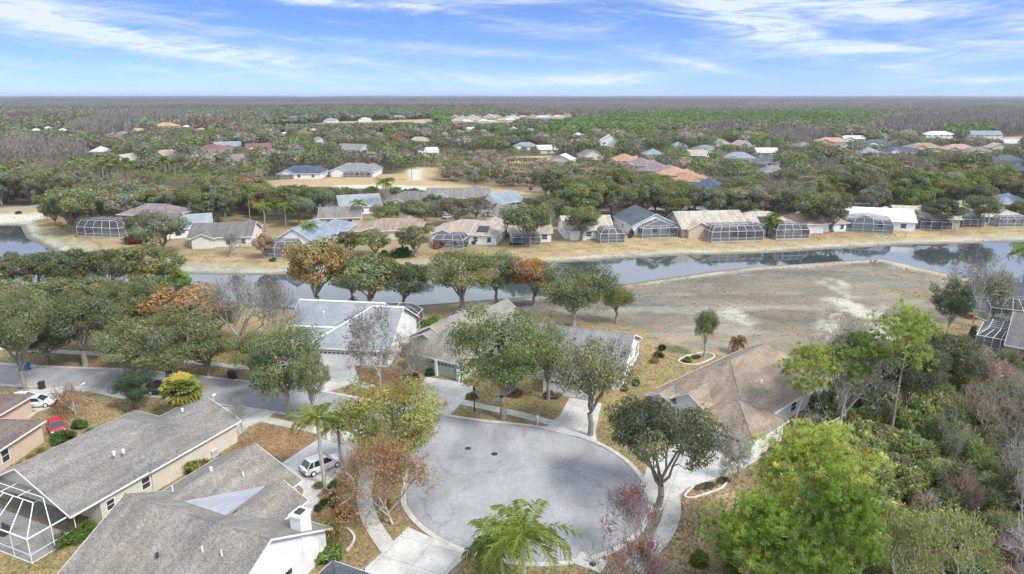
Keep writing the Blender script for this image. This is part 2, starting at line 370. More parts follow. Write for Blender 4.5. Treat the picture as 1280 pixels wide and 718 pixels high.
# pixel outlines of the differently covered ground
Z_TAN = [PP(l) for l in ([(75, 292), (160, 300), (240, 313), (330, 322), (420, 325), (540, 320), (640, 313), (720, 300), (850, 294), (1000, 293), (1140, 287), (1290, 279), (1290, 301), (1000, 313), (850, 317), (700, 326), (540, 334), (320, 338), (230, 336), (100, 316)],
    [(600, 375), (700, 392), (830, 425), (1000, 440), (1010, 460), (930, 450), (860, 440), (820, 490), (760, 480), (800, 430), (690, 405), (600, 388)])]
Z_SAND = [PP(l, -.8) for l in ([(48, 285), (80, 300), (150, 322), (230, 330), (330, 333), (540, 328), (690, 324), (850, 314), (1000, 309), (1140, 300), (1290, 294), (1290, 303), (1050, 311), (850, 320), (700, 329), (520, 339), (225, 344), (110, 335), (70, 322), (38, 297), (-40, 283), (-40, 274), (40, 272)],
    [(1150, 328), (1095, 322), (950, 332), (850, 344), (740, 358), (640, 370), (600, 374), (600, 384), (690, 388), (740, 372), (850, 352), (950, 341), (1095, 331), (1180, 345)])]
Z_PALE = [PP(l) for l in ([(1030, 368), (1075, 372), (1095, 385), (1120, 400), (1120, 430), (1040, 420), (1020, 395)], [(895, 392), (905, 385), (945, 398), (930, 404)], [(1065, 385), (1050, 360), (1040, 350), (1030, 352), (1050, 380)])]
Z_DRY = [PP([(745, 690), (800, 650), (850, 600), (930, 590), (950, 560), (1010, 560), (960, 640), (880, 720), (860, 740), (740, 740)])]
Z_OLIVE = [PP(l) for l in ([(800, 440), (870, 448), (850, 470), (790, 500), (730, 560), (700, 560), (760, 490)], [(190, 575), (262, 553), (262, 575), (160, 640), (150, 620)], [(440, 590), (470, 600), (455, 640), (480, 690), (420, 700), (420, 640)],
    [(560, 480), (700, 500), (690, 530), (560, 515)], [(0, 620), (150, 640), (100, 700), (60, 740), (-40, 740), (-40, 690)])]
Z_MULCH = [PP(l) for l in ([(262, 590), (330, 528), (395, 545), (350, 585), (300, 560), (200, 640)], [(400, 600), (445, 600), (430, 640), (400, 650)], [(430, 460), (530, 460), (520, 510), (430, 500)])]
Z_FARTAN = [PP(l) for l in ([(335, 226), (430, 221), (500, 217), (520, 209), (548, 210), (540, 226), (640, 238), (680, 245), (640, 250), (560, 236), (430, 232), (340, 238)], [(-10, 260), (62, 256), (62, 266), (-10, 269)], [(640, 196), (690, 195), (700, 202), (640, 204)],
    [(330, 158), (430, 152), (540, 149), (545, 157), (440, 160), (340, 165)], [(1240, 172), (1300, 170), (1300, 184), (1250, 182)], [(100, 172), (150, 167), (160, 172), (110, 176)])]
Z_FARSAND = [PP(l) for l in ([(415, 232), (470, 231), (560, 234), (640, 244), (700, 250), (640, 249), (550, 239), (470, 236), (418, 236)], [(510, 212), (528, 211), (526, 226), (512, 226)], [(-20, 268), (60, 266), (60, 274), (-20, 276)])]
Z_MARSH = [PP(l) for l in ([(540, 190), (700, 200), (790, 210), (830, 232), (780, 245), (690, 246), (560, 232), (530, 215)],)]
def terrain_z(X, Y):
    d = sdist(X, Y, LAKE)
    far = (Y > 165) | (X < -70)
    w = np.where(far, 16., 30.)
    h = -1.0+1.05*np.clip(d/w, 0, 1)**.8
    h = np.where(d < 0, -1.0-np.clip(-d/6, 0, 1)*1.2, np.minimum(h, 0.))
    return np.where(d > w, 0., h), d
def far_kind(px, py):
    """which wood stands at a far pixel: 0 green, 1 bare cypress, 2 pine, 3 rusty"""
    k = np.zeros(px.shape, int)
    def ell(cx, cy, rx, ry, v):
        q = ((px-cx)/rx)**2+((py-cy)/ry)**2; k[q+.9*(fbm(px, py*3, 22, 3, 4)-.5) < 1] = v
    for e in ((45, 197, 75, 16), (0, 205, 60, 14), (130, 163, 45, 9), (180, 147, 60, 6), (60, 130, 170, 5), (330, 129, 130, 4), (560, 128, 260, 4), (700, 140, 70, 4), (800, 134, 160, 6), (905, 163, 32, 7), (1000, 133, 330, 7), (1230, 155, 110, 10),
              (1150, 160, 60, 9), (1240, 140, 120, 8), (1000, 175, 40, 8), (980, 140, 130, 5), (870, 143, 140, 6), (1280, 170, 40, 8)): ell(*e, 1)
    for e in ((548, 152, 22, 12), (860, 150, 110, 9), (1020, 148, 75, 10), (1210, 165, 30, 6), (760, 160, 70, 10), (1240, 137, 30, 4), (640, 170, 60, 8)): ell(*e, 2)
    for e in ((258, 158, 34, 6), (25, 147, 14, 5), (500, 182, 10, 8), (555, 195, 14, 10)): ell(*e, 3)
    return k
def build_ground():
    ys = [-60.]
    while ys[-1] < 60: ys.append(ys[-1]+(4 if ys[-1] < 20 else .5))
    while ys[-1] < 14000: ys.append(ys[-1]+max(.5, ys[-1]*.0085))
    ys = np.array(ys); nx = 520
    t = np.linspace(-1, 1, nx)
    half = np.maximum(110, ys*.95+25)
    X = half[:, None]*np.sign(t)*(np.abs(t)); Y = np.repeat(ys[:, None], nx, 1)
    Z, dl = terrain_z(X, Y)
    Z = Z+np.where(dl > 0, .12*(fbm(X, Y, 7, 3, 2)-.5), 0)*np.clip(dl/5, 0, 1)*np.clip((Y-105)/15, 0, 1)*(Y < 400)
    ny = len(ys); idx = np.arange(ny*nx).reshape(ny, nx)
    F = np.stack([idx[:-1, :-1], idx[:-1, 1:], idx[1:, 1:], idx[1:, :-1]], -1).reshape(-1, 4)
    # colours of the ground cover itself
    def w_in(polys, soft, wob, s, z=0):
        best = np.zeros(X.shape)
        for pl in polys:
            d = sdist(X, Y, pl)+wob*(fbm(X, Y, s, 4, 6)-.5)*2; best = np.maximum(best, np.clip(.5-d/soft, 0, 1))
        return best[..., None]
    n1 = fbm(X, Y, 9, 5, 1)[..., None]; n2 = fbm(X, Y, 2.5, 4, 9)[..., None]; n3 = fbm(X, Y, 30, 4, 12)[..., None]
    A = lambda *c: np.array(c)
    sc = 1.
    lawn = A(.235, .195, .10)*(1-n1)+A(.32, .24, .145)*n1
    lawn = lawn*(1-np.clip((n2-.55)*3, 0, 1)*.5)+A(.17, .165, .055)*np.clip((n2-.55)*3, 0, 1)*.5
    col = lawn
    farcov = A(.085, .085, .045)*(1-n3)+A(.13, .11, .07)*n3
    w = np.clip((Y-225)/20, 0, 1)[..., None]*np.clip((330-np.abs(X))/.1, 1, 1)[..., None]; col = col*(1-w)+farcov*w
    def lay(wgt, c): nonlocal col; col = col*(1-wgt)+c*wgt
    lay(w_in(Z_TAN, 3., 2.2, 9), (A(.40, .295, .18)*(1-n1)+A(.29, .24, .13)*n1)*(.75+.5*n2))
    lay(w_in(Z_OLIVE, 2., 1.5, 4), A(.215, .19, .085)*(1-n2)+A(.33, .25, .12)*n2)
    lay(w_in(Z_MULCH, 1.2, .8, 3), A(.34, .20, .12)*(1-n2)+A(.24, .15, .095)*n2)
    lay(w_in(Z_DRY, 2.5, 1.5, 4), (A(.38, .28, .17)*(1-n1)+A(.30, .235, .16)*n1)*(.8+.4*n2))
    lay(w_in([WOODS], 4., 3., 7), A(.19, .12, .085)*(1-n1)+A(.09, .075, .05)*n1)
    lay(w_in(Z_SAND, 4., 2.5, 10)*.9, (A(.40, .38, .32)*(1-n1)+A(.27, .26, .22)*n1)*(.8+.4*n2))
    st = fbm(X*.5, Y*1.5, 8, 5, 20)[..., None]; st2 = fbm(X, Y, 18, 4, 33)[..., None]
    bed = A(.27, .225, .175)*(1-st2)+A(.20, .175, .15)*st2
    bed = bed*(.45+1.1*fbm(X*.35, Y*1.2, 5, 5, 23)[..., None])*(.8+.4*st)
    gy = np.clip((fbm(X, Y*1.3, 22, 4, 41)[..., None]-.5)*5, 0, 1); bed = bed*(1-gy*.5)+A(.17, .165, .155)*gy*.5
    wh = np.clip((fbm(X*.6, Y*1.6, 9, 5, 55)[..., None]-.57)*9, 0, 1); bed = bed*(1-wh*.5)+A(.42, .40, .35)*wh*.5
    rs = np.clip((fbm(X*.7, Y*1.3, 16, 4, 71)[..., None]-.54)*6, 0, 1); bed = bed*(1-rs*.45)+A(.34, .24, .13)*rs*.45
    lay(w_in([BED], 3., 2.5, 8), bed*.84)
    pw = w_in(Z_PALE, 4., 4.5, 6)*np.clip((fbm(X, Y, 4, 4, 81)[..., None]-.38)*5, 0, 1); lay(pw*.85, A(.50, .47, .42))
    edge = np.clip(1-np.abs(dl-1.5)/2.2, 0, 1)[..., None]*np.clip((fbm(X, Y, 6, 4, 91)[..., None]-.3)*3, 0, 1); lay(edge*.6, A(.48, .46, .41))
    wet = np.clip(1-dl/1.0, 0, 1)[..., None]; lay(wet*.7, A(.09, .085, .07))
    # the dark lip where mown bank meets shore, and mower tracks
    lip = np.clip(1-np.abs(dl-9.5-2*(fbm(X, Y, 14, 3, 95)-.5))/.7, 0, 1)*(Y > 165); lay(lip[..., None]*.65, A(.16, .09, .05))
    lip = np.clip(1-np.abs(dl-13.-2*(fbm(X, Y, 20, 3, 96)-.5))/.5, 0, 1)*(Y > 165); lay(lip[..., None]*.4, A(.24, .13, .07))
    lay(w_in(Z_MARSH, 14., 8., 20), A(.24, .18, .12)*(1-n3)+A(.15, .125, .08)*n3)
    lay(w_in(Z_FARTAN, 5., 3., 14), A(.38, .28, .16)*(.8+.4*n1)); lay(w_in(Z_FARSAND, 3., 1., 10), A(.50, .47, .42))
    px, py = proj(X, np.maximum(Y, 30)); k = far_kind(px, py)
    kc = np.array([[.075, .08, .04], [.13, .115, .09], [.06, .09, .03], [.16, .10, .06]])[k]
    w = np.clip((Y-520)/100, 0, 1)[..., None]*(1-w_in(Z_FARTAN, 5, 3, 14)); lay(w, kc)
    V = np.stack([X, Y, Z], -1).reshape(-1, 3)
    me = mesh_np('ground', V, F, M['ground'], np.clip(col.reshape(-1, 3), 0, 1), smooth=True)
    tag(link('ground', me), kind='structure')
    x0, x1 = min(p[0] for p in LAKE)-30, max(p[0] for p in LAKE)+30; y0, y1 = min(p[1] for p in LAKE)-5, max(p[1] for p in LAKE)+5
    b = MB(); b.poly([(x0, y0, -1.2), (x1, y0, -1.2), (x1, y1, -1.2), (x0, y1, -1.2)]); tag(b.build('lake_water', M['water']), kind='structure')
build_ground()
def gz(x, y):
    z, _ = terrain_z(np.array([float(x)]), np.array([float(y)])); return float(z[0])

# ------------------------------------------------------------ roads, kerbs, walks, drives
PAVED = []
def slab(name, pts, z1, m, z0=-.3, kind='structure'):
    PAVED.append([(p[0], p[1]) for p in pts])
    b = MB(); from mathutils.geometry import tessellate_polygon
    pts = [(p[0], p[1]) for p in pts]
    a = sum(pts[k][0]*pts[(k+1) % len(pts)][1]-pts[(k+1) % len(pts)][0]*pts[k][1] for k in range(len(pts)))
    if a < 0: pts = pts[::-1]
    b.prism(pts, z0, z1); return tag(b.build(name, m), kind=kind)
BULB = [(-3.2, 78.9), (0, 78.3), (5.5, 76.6), (10.2, 73.3), (13.3, 68.5), (14.3, 62.5), (12.8, 57.2), (9.3, 53.4), (4.5, 51.6), (0, 51.7), (-4.2, 53.2), (-8.2, 56.3), (-10.9, 60.5), (-11.5, 65), (-12.6, 69.2), (-15.5, 73.2), (-20.5, 77.2), (-31.5, 81.6), (-54.9, 87.4), (-90, 92.5)]
TOPE = [(-90, 100), (-72, 97.2), (-58, 95.8), (-43, 92.6), (-30, 89.2), (-18, 84.6), (-9, 80.8)]
road_line = smooth_line(BULB[:-1]+[BULB[-1]], 5)+smooth_line(TOPE, 5)
ROAD = road_line
slab('road', road_line, .03, M['asph'])
b = MB(); b.strip(smooth_line(BULB, 6), .55, -.2, .11); b.build('kerb', M['kerb'])['kind'] = 'structure'
b = MB(); b.strip(smooth_line(TOPE+[(-3.2, 78.9)], 6), .55, -.2, .11); b.build('kerb', M['kerb'])['kind'] = 'structure'
b = MB(); b.strip([(x*.978, 65+(y-65)*.975) for (x, y) in smooth_line(BULB[:16], 6)], .32, -.1, .036); b.build('gutter', mat_concrete('grimy_gutter', (.27, .26, .24), seams=False, sc=.9))['kind'] = 'structure'
# side walks
def walk(pts, w=1.45, z=.075, name='pavement'):
    b = MB(); b.strip(smooth_line(pts, 6), w, -.2, z); return tag(b.build(name, M['conc2']), kind='structure')
walk([(-90, 106), (-62, 101.6), (-45, 97.8), (-30, 94), (-20, 89.6)], z=.072)
walk([P(560, 500), P(600, 508), P(650, 519), P(692, 530)], z=.074)
walk([P(20, 492), P(70, 487), P(110, 487), P(160, 497)], z=.076)
walk([P(318, 522), P(350, 529), P(385, 536), P(400, 540)], z=.078)
walk([P(463, 583), P(457, 605), P(456, 628), P(465, 655), P(487, 688)], 1.6, z=.082)
walk([P(838, 610), P(840, 640), P(830, 668), P(806, 695), P(790, 712)], 1.7, z=.084)
DRV = 'driveway'
slab(DRV, PP([(266, 508), (345, 515), (335, 524), (312, 533), (290, 552), (262, 540)]), .09, M['conc'])
slab(DRV, PP([(346, 584), (395, 552), (418, 535), (455, 548), (432, 584), (392, 624), (378, 612)]), .094, M['conc'])
slab(DRV, PP([(380, 612), (400, 625), (388, 645), (372, 640)]), .098, M['conc'])
slab(DRV, PP([(533, 472), (571, 478), (594, 485), (570, 512), (562, 520), (536, 513), (512, 505)]), .092, M['conc'])
slab(DRV, PP([(712, 498), (752, 505), (744, 540), (746, 552), (680, 537), (700, 520)]), .096, M['conc'])
slab(DRV, PP([(874, 542), (925, 568), (952, 572), (925, 590), (860, 610), (825, 640), (800, 610), (812, 575)]), .1, M['conc'])
slab(DRV, PP([(588, 692), (546, 676), (510, 660), (486, 684), (456, 712), (470, 760), (530, 745)]), .102, M['conc'])
slab(DRV, PP([(392, 452), (440, 452), (450, 478), (402, 492), (380, 478)]), .104, M['conc'])
slab(DRV, PP([(28, 487), (80, 487), (78, 497), (52, 514), (20, 512)]), .106, M['conc'])
slab(DRV, PP([(1000, 452), (1040, 470), (1075, 480), (1060, 500), (1012, 500), (985, 480)]), .07, M['conc2'])
# far street and beyond
b = MB(); b.strip([P(-30, 263), P(30, 260), P(66, 256), P(90, 250)], 7., -.2, .04); tag(b.build('road', M['asph']), kind='structure')
b = MB(); b.strip(smooth_line([P(590, 262), P(620, 268), P(650, 276), P(660, 284)], 4), 6., -.2, .04); tag(b.build('road', M['asph']), kind='structure')
b = MB(); b.strip([P(380, 258), P(470, 258), P(600, 262), P(780, 262), P(960, 258), P(1100, 255)], 6., -.2, .036); tag(b.build('road', M['asph']), kind='structure')
for (px, py) in ((585, 561), (618, 568)):
    x, y = P(px, py); b = MB(); b.tube((0, 0, 0), (0, 0, .012), .38, n=20); b.tube((0, 0, .012), (0, 0, .018), .3, n=20)
    o = b.build('manhole_cover', M['blackmetal'], loc=(x, y, .032)); tag(o, 'small dark round iron cover set in the turning circle, '+('left one of the pair' if px < 600 else 'right one of the pair'), 'manhole cover')
# ------------------------------------------------------------ houses
_mesh_cache = {}
def cached(key, fn):
    if key not in _mesh_cache: _mesh_cache[key] = fn()
    return _mesh_cache[key]
def roof_shape(b, fas, x0, x1, y0, y1, h, axis='x', lo='g', hi='g', s=.5, oh=.45, t=.14, cap=None):
    sw = axis == 'y'
    a0, a1, b0, b1 = (y0, y1, x0, x1) if sw else (x0, x1, y0, y1)
    half = (b1-b0)/2; m = (b0+b1)/2; ze = h-oh*s+t; zr = h+half*s+t
    ra = a0-oh if lo == 'g' else a0+half; rb = a1+oh if hi == 'g' else a1-half
    if ra > rb: ra = rb = (a0+a1)/2
    T = [(a0-oh, b0-oh, ze), (a1+oh, b0-oh, ze), (a1+oh, b1+oh, ze), (a0-oh, b1+oh, ze), (ra, m, zr), (rb, m, zr)]
    W = (lambda p: (p[1], p[0], p[2])) if sw else (lambda p: p)
    Tv = [W(p) for p in T]; Bv = [(p[0], p[1], p[2]-t) for p in Tv]
    F = [(0, 1, 5, 4), (2, 3, 4, 5)]; rim = [(0, 1), (2, 3)]
    if lo == 'h': F.append((3, 0, 4)); rim.append((3, 0))
    else: rim += [(3, 4), (4, 0)]
    if hi == 'h': F.append((1, 2, 5)); rim.append((1, 2))
    else: rim += [(1, 5), (5, 2)]
    for f in F: b.poly([Tv[k] for k in f]); b.poly([Bv[k] for k in f][::-1])
    if cap is not None:
        ln = [(4, 5)]+([(0, 4), (3, 4)] if lo == 'h' else [])+([(1, 5), (2, 5)] if hi == 'h' else [])
        for (i, j) in ln:
            p, q = Vector(Tv[i]), Vector(Tv[j]); d = q-p
            if d.length < .3: continue
            n = Vector((d.y, -d.x, 0)).normalized()*.17; u = Vector((0, 0, 1))
            cap.hexa([p-n-u*.09, q-n-u*.09, q+n-u*.09, p+n-u*.09], [p-n*.3+u*.05, q-n*.3+u*.05, q+n*.3+u*.05, p+n*.3+u*.05])
    cx = (Tv[0][0]+Tv[2][0])/2; cy = (Tv[0][1]+Tv[2][1])/2
    for (i, j) in rim:
        b.poly([Bv[i], Bv[j], Tv[j], Tv[i]])
        if fas is not None:
            p, q = Vector(Tv[i]), Vector(Tv[j]); e = (q-p); n = Vector((e.y, -e.x, 0)).normalized()
            if n.dot(Vector(((p.x+q.x)/2-cx, (p.y+q.y)/2-cy, 0))) < 0: n = -n
            u = Vector((0, 0, 1)); o1 = n*.012; o2 = n*.05
            lo_, hi_ = -.19, -.005
            fas.hexa([p+o1+u*lo_, q+o1+u*lo_, q+o2+u*lo_, p+o2+u*lo_], [p+o1+u*hi_, q+o1+u*hi_, q+o2+u*hi_, p+o2+u*hi_])
    return zr
def wall_shape(b, x0, x1, y0, y1, h, axis='x', lo='g', hi='g', s=.5, z0=-.4):
    h -= .02; b.box(x0, x1, y0, y1, z0, h)
    for end, pos, sg in ((lo, 0, 1), (hi, 1, -1)):
        if end != 'g': continue
        th = .16
        if axis == 'x':
            xa = (x0 if pos == 0 else x1); half = (y1-y0)/2; m = (y0+y1)/2
            ring = [(xa, y0, h), (xa, y1, h), (xa, m, h+half*s)]; r2 = [(xa+sg*th, p[1], p[2]) for p in ring]
        else:
            ya = (y0 if pos == 0 else y1); half = (x1-x0)/2; m = (x0+x1)/2
            ring = [(x0, ya, h), (x1, ya, h), (m, ya, h+half*s)]; r2 = [(p[0], ya+sg*th, p[2]) for p in ring]
        b.hexa(ring, r2)
def window_mesh(w, h):
    f = MB(); t = .09
    f.box(-w/2-t, w/2+t, -.07, .02, -h/2-t, -h/2); f.box(-w/2-t, w/2+t, -.07, .02, h/2, h/2+t)
    f.box(-w/2-t, -w/2, -.066, .02, -h/2, h/2); f.box(w/2, w/2+t, -.066, .02, -h/2, h/2); f.box(-w/2, w/2, -.05, .02, -.03, .03)
    if w > 1.5: f.box(-.04, .04, -.056, .02, -h/2, h/2)
    g = MB(); g.box(-w/2, w/2, -.03, .016, -h/2, h/2)
    return f.mesh('window', M['white']), g.mesh('pane', M['glass'])
_SIDE = {'s': 0, 'n': PI, 'e': PI/2, 'w': -PI/2}
def side_loc(blk, side, pos, z):
    x0, x1, y0, y1 = blk[:4]
    return {'s': (pos, y0-.012, z), 'n': (pos, y1+.012, z), 'e': (x1+.012, pos, z), 'w': (x0-.012, pos, z)}[side]
def add_window(root, loc, side, w, h, pane=True):
    fm, gm = cached(('win', round(w, 1), round(h, 1)), lambda: window_mesh(w, h))
    o = link('window', fm, root, loc, (0, 0, _SIDE[side]))
    if pane: link('pane', gm, o)
    return o
def garage_mesh(w, h, mat, arch=True):
    f = MB(); n = 4
    for k in range(n): f.box(-w/2, w/2, -.05, .02, k*h/n+.012, (k+1)*h/n-.012)
    f.box(-w/2, w/2, -.03, .02, 0, h)
    g = MB(); m = int(w/.62)
    g.box(-w/2+.15, w/2-.15, -.06, 0, h*.80, h*.92)
    for k in range(1, m): x = -w/2+k*w/m; f.box(x-.09, x+.09, -.066, 0, h*.79, h*.93)
    return f.mesh('garage_door', mat), g.mesh('pane', M['glass'])
def add_garage(root, loc, side, w, h, mat):
    a, b = cached(('gar', w, h, mat.name), lambda: garage_mesh(w, h, mat)); o = link('garage_door', a, root, loc, (0, 0, _SIDE[side])); link('pane', b, o); return o
def door_mesh(mat):
    f = MB(); f.box(-.48, .48, -.05, .02, 0, 2.05)
    for x in (-.24, .24):
        for z in (.5, 1.4): f.box(x-.15, x+.15, -.062, -.05, z-.3, z+.35)
    return f.mesh('door', mat)
def add_door(root, loc, side, mat):
    o = link('door', cached(('door', mat.name), lambda: door_mesh(mat)), root, loc, (0, 0, _SIDE[side]))
    h = cached('handle', lambda: (lambda m: (m.tube((.38, -.09, 1.02), (.38, -.04, 1.02), .03), m.mesh('handle', M['blackmetal']))[1])(MB())); link('handle', h, o); return o
def cage(root, x0, x1, y0, y1, h=2.5, top=3.6, inset=1.4, att='n', pool=False, step=2.1, w=.055, mat=None, peak=0.):
    """a screened pool enclosure; att = the side that meets the house"""
    fr = MB(); sc = MB(); ins = {k: (0 if k == att else inset) for k in 'nsew'}
    o = [(x0, y0), (x1, y0), (x1, y1), (x0, y1)]
    i = [(x0+ins['w'], y0+ins['s']), (x1-ins['e'], y0+ins['s']), (x1-ins['e'], y1-ins['n']), (x0+ins['w'], y1-ins['n'])]
    sides = ['s', 'e', 'n', 'w']
    for k in range(4):
        if sides[k] == att: continue
        a, b_ = o[k], o[(k+1) % 4]; c, d = i[k], i[(k+1) % 4]; L = math.hypot(b_[0]-a[0], b_[1]-a[1]); n = max(2, round(L/step))
        lp = lambda p, q, t: (p[0]+(q[0]-p[0])*t, p[1]+(q[1]-p[1])*t)
        for q in range(n+1):
            p = lp(a, b_, q/n); r = lp(c, d, q/n)
            if q < n or sides[(k+1) % 4] == att: fr.bar((*p, 0), (*p, h), w)
            if 0 < q < n or (q == 0) or sides[(k+1) % 4] == att: fr.bar((*p, h), (*r, top), w)
        fr.bar((*a, h), (*b_, h), w*1.3); fr.bar((*c, top), (*d, top), w); fr.bar((*a, .06), (*b_, .06), w); fr.bar((*a, .9), (*b_, .9), w*.7)
        sc.poly([(*a, 0), (*b_, 0), (*b_, h), (*a, h)]); sc.poly([(*a, h), (*b_, h), (*d, top), (*c, top)])
    X0, X1, Y0, Y1 = i[0][0], i[1][0], i[0][1], i[2][1]
    if att in 'ns':
        n = max(2, round((X1-X0)/step)); xm = (X0+X1)/2
        for q in range(n+1): x = X0+(X1-X0)*q/n; zq = top+peak*(1-abs(x-xm)/((X1-X0)/2)); fr.bar((x, Y0, zq), (x, Y1, zq), w)
        if peak: fr.bar((X0, Y0, top), (xm, Y0, top+peak), w); fr.bar((xm, Y0, top+peak), (X1, Y0, top), w)
        sc.poly([(X0, Y0, top), (xm, Y0, top+peak), (xm, Y1, top+peak), (X0, Y1, top)]); sc.poly([(xm, Y0, top+peak), (X1, Y0, top), (X1, Y1, top), (xm, Y1, top+peak)])
        if peak: sc.poly([(X0, Y0, top), (X1, Y0, top), (xm, Y0, top+peak)])
        for q in (.5,): fr.bar((X0, Y0+(Y1-Y0)*q, top), (X1, Y0+(Y1-Y0)*q, top), w)
    else:
        n = max(2, round((Y1-Y0)/step))
        for q in range(n+1): y = Y0+(Y1-Y0)*q/n; fr.bar((X0, y, top), (X1, y, top), w)
        sc.poly([(X0, Y0, top), (X1, Y0, top), (X1, Y1, top), (X0, Y1, top)]); fr.bar(((X0+X1)/2, Y0, top), ((X0+X1)/2, Y1, top), w)
    e = fr.build('screen_enclosure', M['frame'], root); sc.build('screen_mesh', mat or M['screen'], e)
    dk = MB(); dk.box(x0+.05, x1-.05, y0+.05, y1-.05, -.3, .12); dk.build('pool_deck', M['conc2'], root)
    if pool:
        pl = MB(); mx, my = (x0+x1)/2, (y0+y1)/2; rx, ry = (x1-x0)*.3, (y1-y0)*.28
        pts = [(mx+rx*math.cos(t)*(1+.15*math.cos(2*t+1)), my+ry*math.sin(t)) for t in np.linspace(0, 2*PI, 20)[:-1]]
        pl.prism(pts, .0, .135); pl.build('swimming_pool', M['pool'], root)
    return e
def vents(root, pts):
    for (x, y, z, k) in pts:
        v = MB()
        if k == 0: v.tube((x, y, z-.2), (x, y, z+.35), .06, n=8)
        else: v.tube((x, y, z-.2), (x, y, z+.14), .12, n=8); v.tube((x, y, z+.14), (x, y, z+.22), .17, .12, n=8)
        v.build('roof_vent', M['white'] if k != 2 else M['dark'], root)
def house(name, loc, ang, blocks, roof, wall, label, group=None, wins=(), garages=(), doors=(), fascia=True, extra=None, trim=None, cat='house', z=0.):
    caps = loc[1] < 135; cb = MB() if caps else None
    root = empty(name, (loc[0], loc[1], z), R(ang), label, cat, group)
    rb, fb, wb = MB(), (MB() if fascia else None), MB()
    for k, B in enumerate(blocks):
        x0, x1, y0, y1, h, ax, lo, hi, s = B[:9]; oh = .45+.006*k; h += .004*k
        roof_shape(rb, fb, x0, x1, y0, y1, h, ax, lo, hi, s, oh, cap=cb)
        wx0, wx1, wy0, wy1 = B[9] if len(B) > 9 else (x0, x1, y0, y1)
        wall_shape(wb, wx0, wx1, wy0, wy1, h, ax, lo if len(B) < 10 else 'h', hi if len(B) < 10 else 'h', s)
        if len(B) > 9:
            # gable panel over an open porch
            if ax == 'y': half = (x1-x0)/2; wb.hexa([(x0, y0, h), (x1, y0, h), ((x0+x1)/2, y0, h+half*s)], [(x0, y0+.2, h), (x1, y0+.2, h), ((x0+x1)/2, y0+.2, h+half*s)])
    rf = rb.build('roof', roof, root)
    if caps: cb.build('ridge_cap', M['white'] if 'roofing' in roof.name else roof, rf)
    if fascia: fb.build('fascia', trim or M['white'], rf)
    wb.build('wall', wall, root)
    for (k, side, pos, zz, w, h) in wins: add_window(root, side_loc(blocks[k], side, pos, zz), side, w, h)
    for (k, side, pos, w, h, m) in garages: add_garage(root, side_loc(blocks[k], side, pos, .02), side, w, h, m)
    for (k, side, pos, m) in doors: add_door(root, side_loc(blocks[k], side, pos, .05), side, m)
    if extra: extra(root)
    return root
RC = dict(grey=(.20, .19, .178), greybrown=(.235, .215, .19), dkgrey=(.155, .145, .14), maroonbrown=(.165, .125, .11), brown=(.275, .22, .165), tan=(.36, .30, .24), ltan=(.42, .37, .31), slate=(.095, .115, .14),
          navy=(.06, .085, .14), bluegrey=(.22, .27, .33), orange=(.38, .22, .14), redbrown=(.20, .095, .085), steel=(.205, .21, .21), olive=(.25, .235, .20), pale=(.50, .50, .49), terra=(.42, .26, .18), mauve=(.22, .17, .18))
WC = dict(palepeach=(.63, .49, .37), white=(.74, .74, .74), cream=(.60, .55, .45), peach=(.58, .40, .27), green=(.42, .48, .34), tan=(.50, .42, .32), pale=(.66, .64, .58), pink=(.60, .47, .38), blue=(.35, .5, .62))
RM = {}; WM = {}
def rm(k):
    if k not in RM: RM[k] = mat_shingle('shingles_'+k, RC[k])
    return RM[k]
def wm(k):
    if k not in WM: WM[k] = mat_stucco('stucco_'+k, WC[k])
    return WM[k]
RM['metal'] = mat_metalroof('pale_blue_roofing', (.25, .272, .29)); RM['whitemetal'] = mat_metalroof('white_roofing', (.62, .63, .64))
RM['barrel'] = rm('terra')
GD = mat_flat('garage_door_white', (.70, .70, .69), .5, .06); GG = mat_flat('garage_door_green', (.40, .44, .33), .5, .06)
HOUSES = []   # (x, y, radius) kept free of scattered trees
def reg(x, y, r): HOUSES.append((x, y, r))

def h1x(r):
    b = MB(); b.box(11.9, 13.0, -9.1, -7.8, 2.4, 5.75); b.box(11.8, 13.1, -9.2, -7.7, 5.75, 5.87); ch = b.build('chimney', M['white'], r)
    c = MB(); c.box(12.15, 12.75, -8.8, -8.1, 5.87, 6.05); c.build('chimney_cap', M['blackmetal'], ch)
    b = MB(); b.hexa([(1.3, -10.6, 5.2), (6.3, -10.7, 5.2), (4.6, -3.9, 3.2)], [(1.3, -10.6, 5.36), (6.3, -10.7, 5.36), (4.6, -3.9, 3.92)]); b.build('roof_membrane', mat_metalroof('pale_membrane', (.33, .34, .37)), r)
    vents(r, [(2.2, -4.4, 4.75, 0), (-1.2, -9.5, 5.3, 0), (-.1, -6, 5.75, 1), (8.5, -15.2, 5.6, 0), (10.3, -15.0, 5.65, 0), (5, -16.5, 5.0, 2)])
    b = MB(); b.tube((12.95, -6.9, 0), (12.95, -6.9, 2.6), .05); b.build('downpipe', M['white'], r)
house('shingle_house', (-26.2, 63.3), -23, [(-5.2, 5.2, -13, -.7, 2.8, 'y', 'g', 'g', .5), (4.2, 9.0, -12.5, -4.4, 3.65, 'y', 'g', 'g', .52), (-2.4, 12.9, -19.7, -6, 2.8, 'x', 'g', 'g', .51)], rm('greybrown'), wm('white'),
      'large grey-brown shingle house with white boxed chimney and white gable wall, at the bottom', wins=[(2, 'e', -11., 1.5, .9, 1.1), (2, 'e', -16., 1.5, 1.2, 1.3), (1, 's', 6.4, 1.5, 1.2, 1.2), (0, 'n', -3.6, 1.5, 1, 1.2)], garages=[(0, 'n', .5, 4.9, 2.2, GD)], doors=[(1, 'e', -5.2, M['dark'])], extra=h1x)
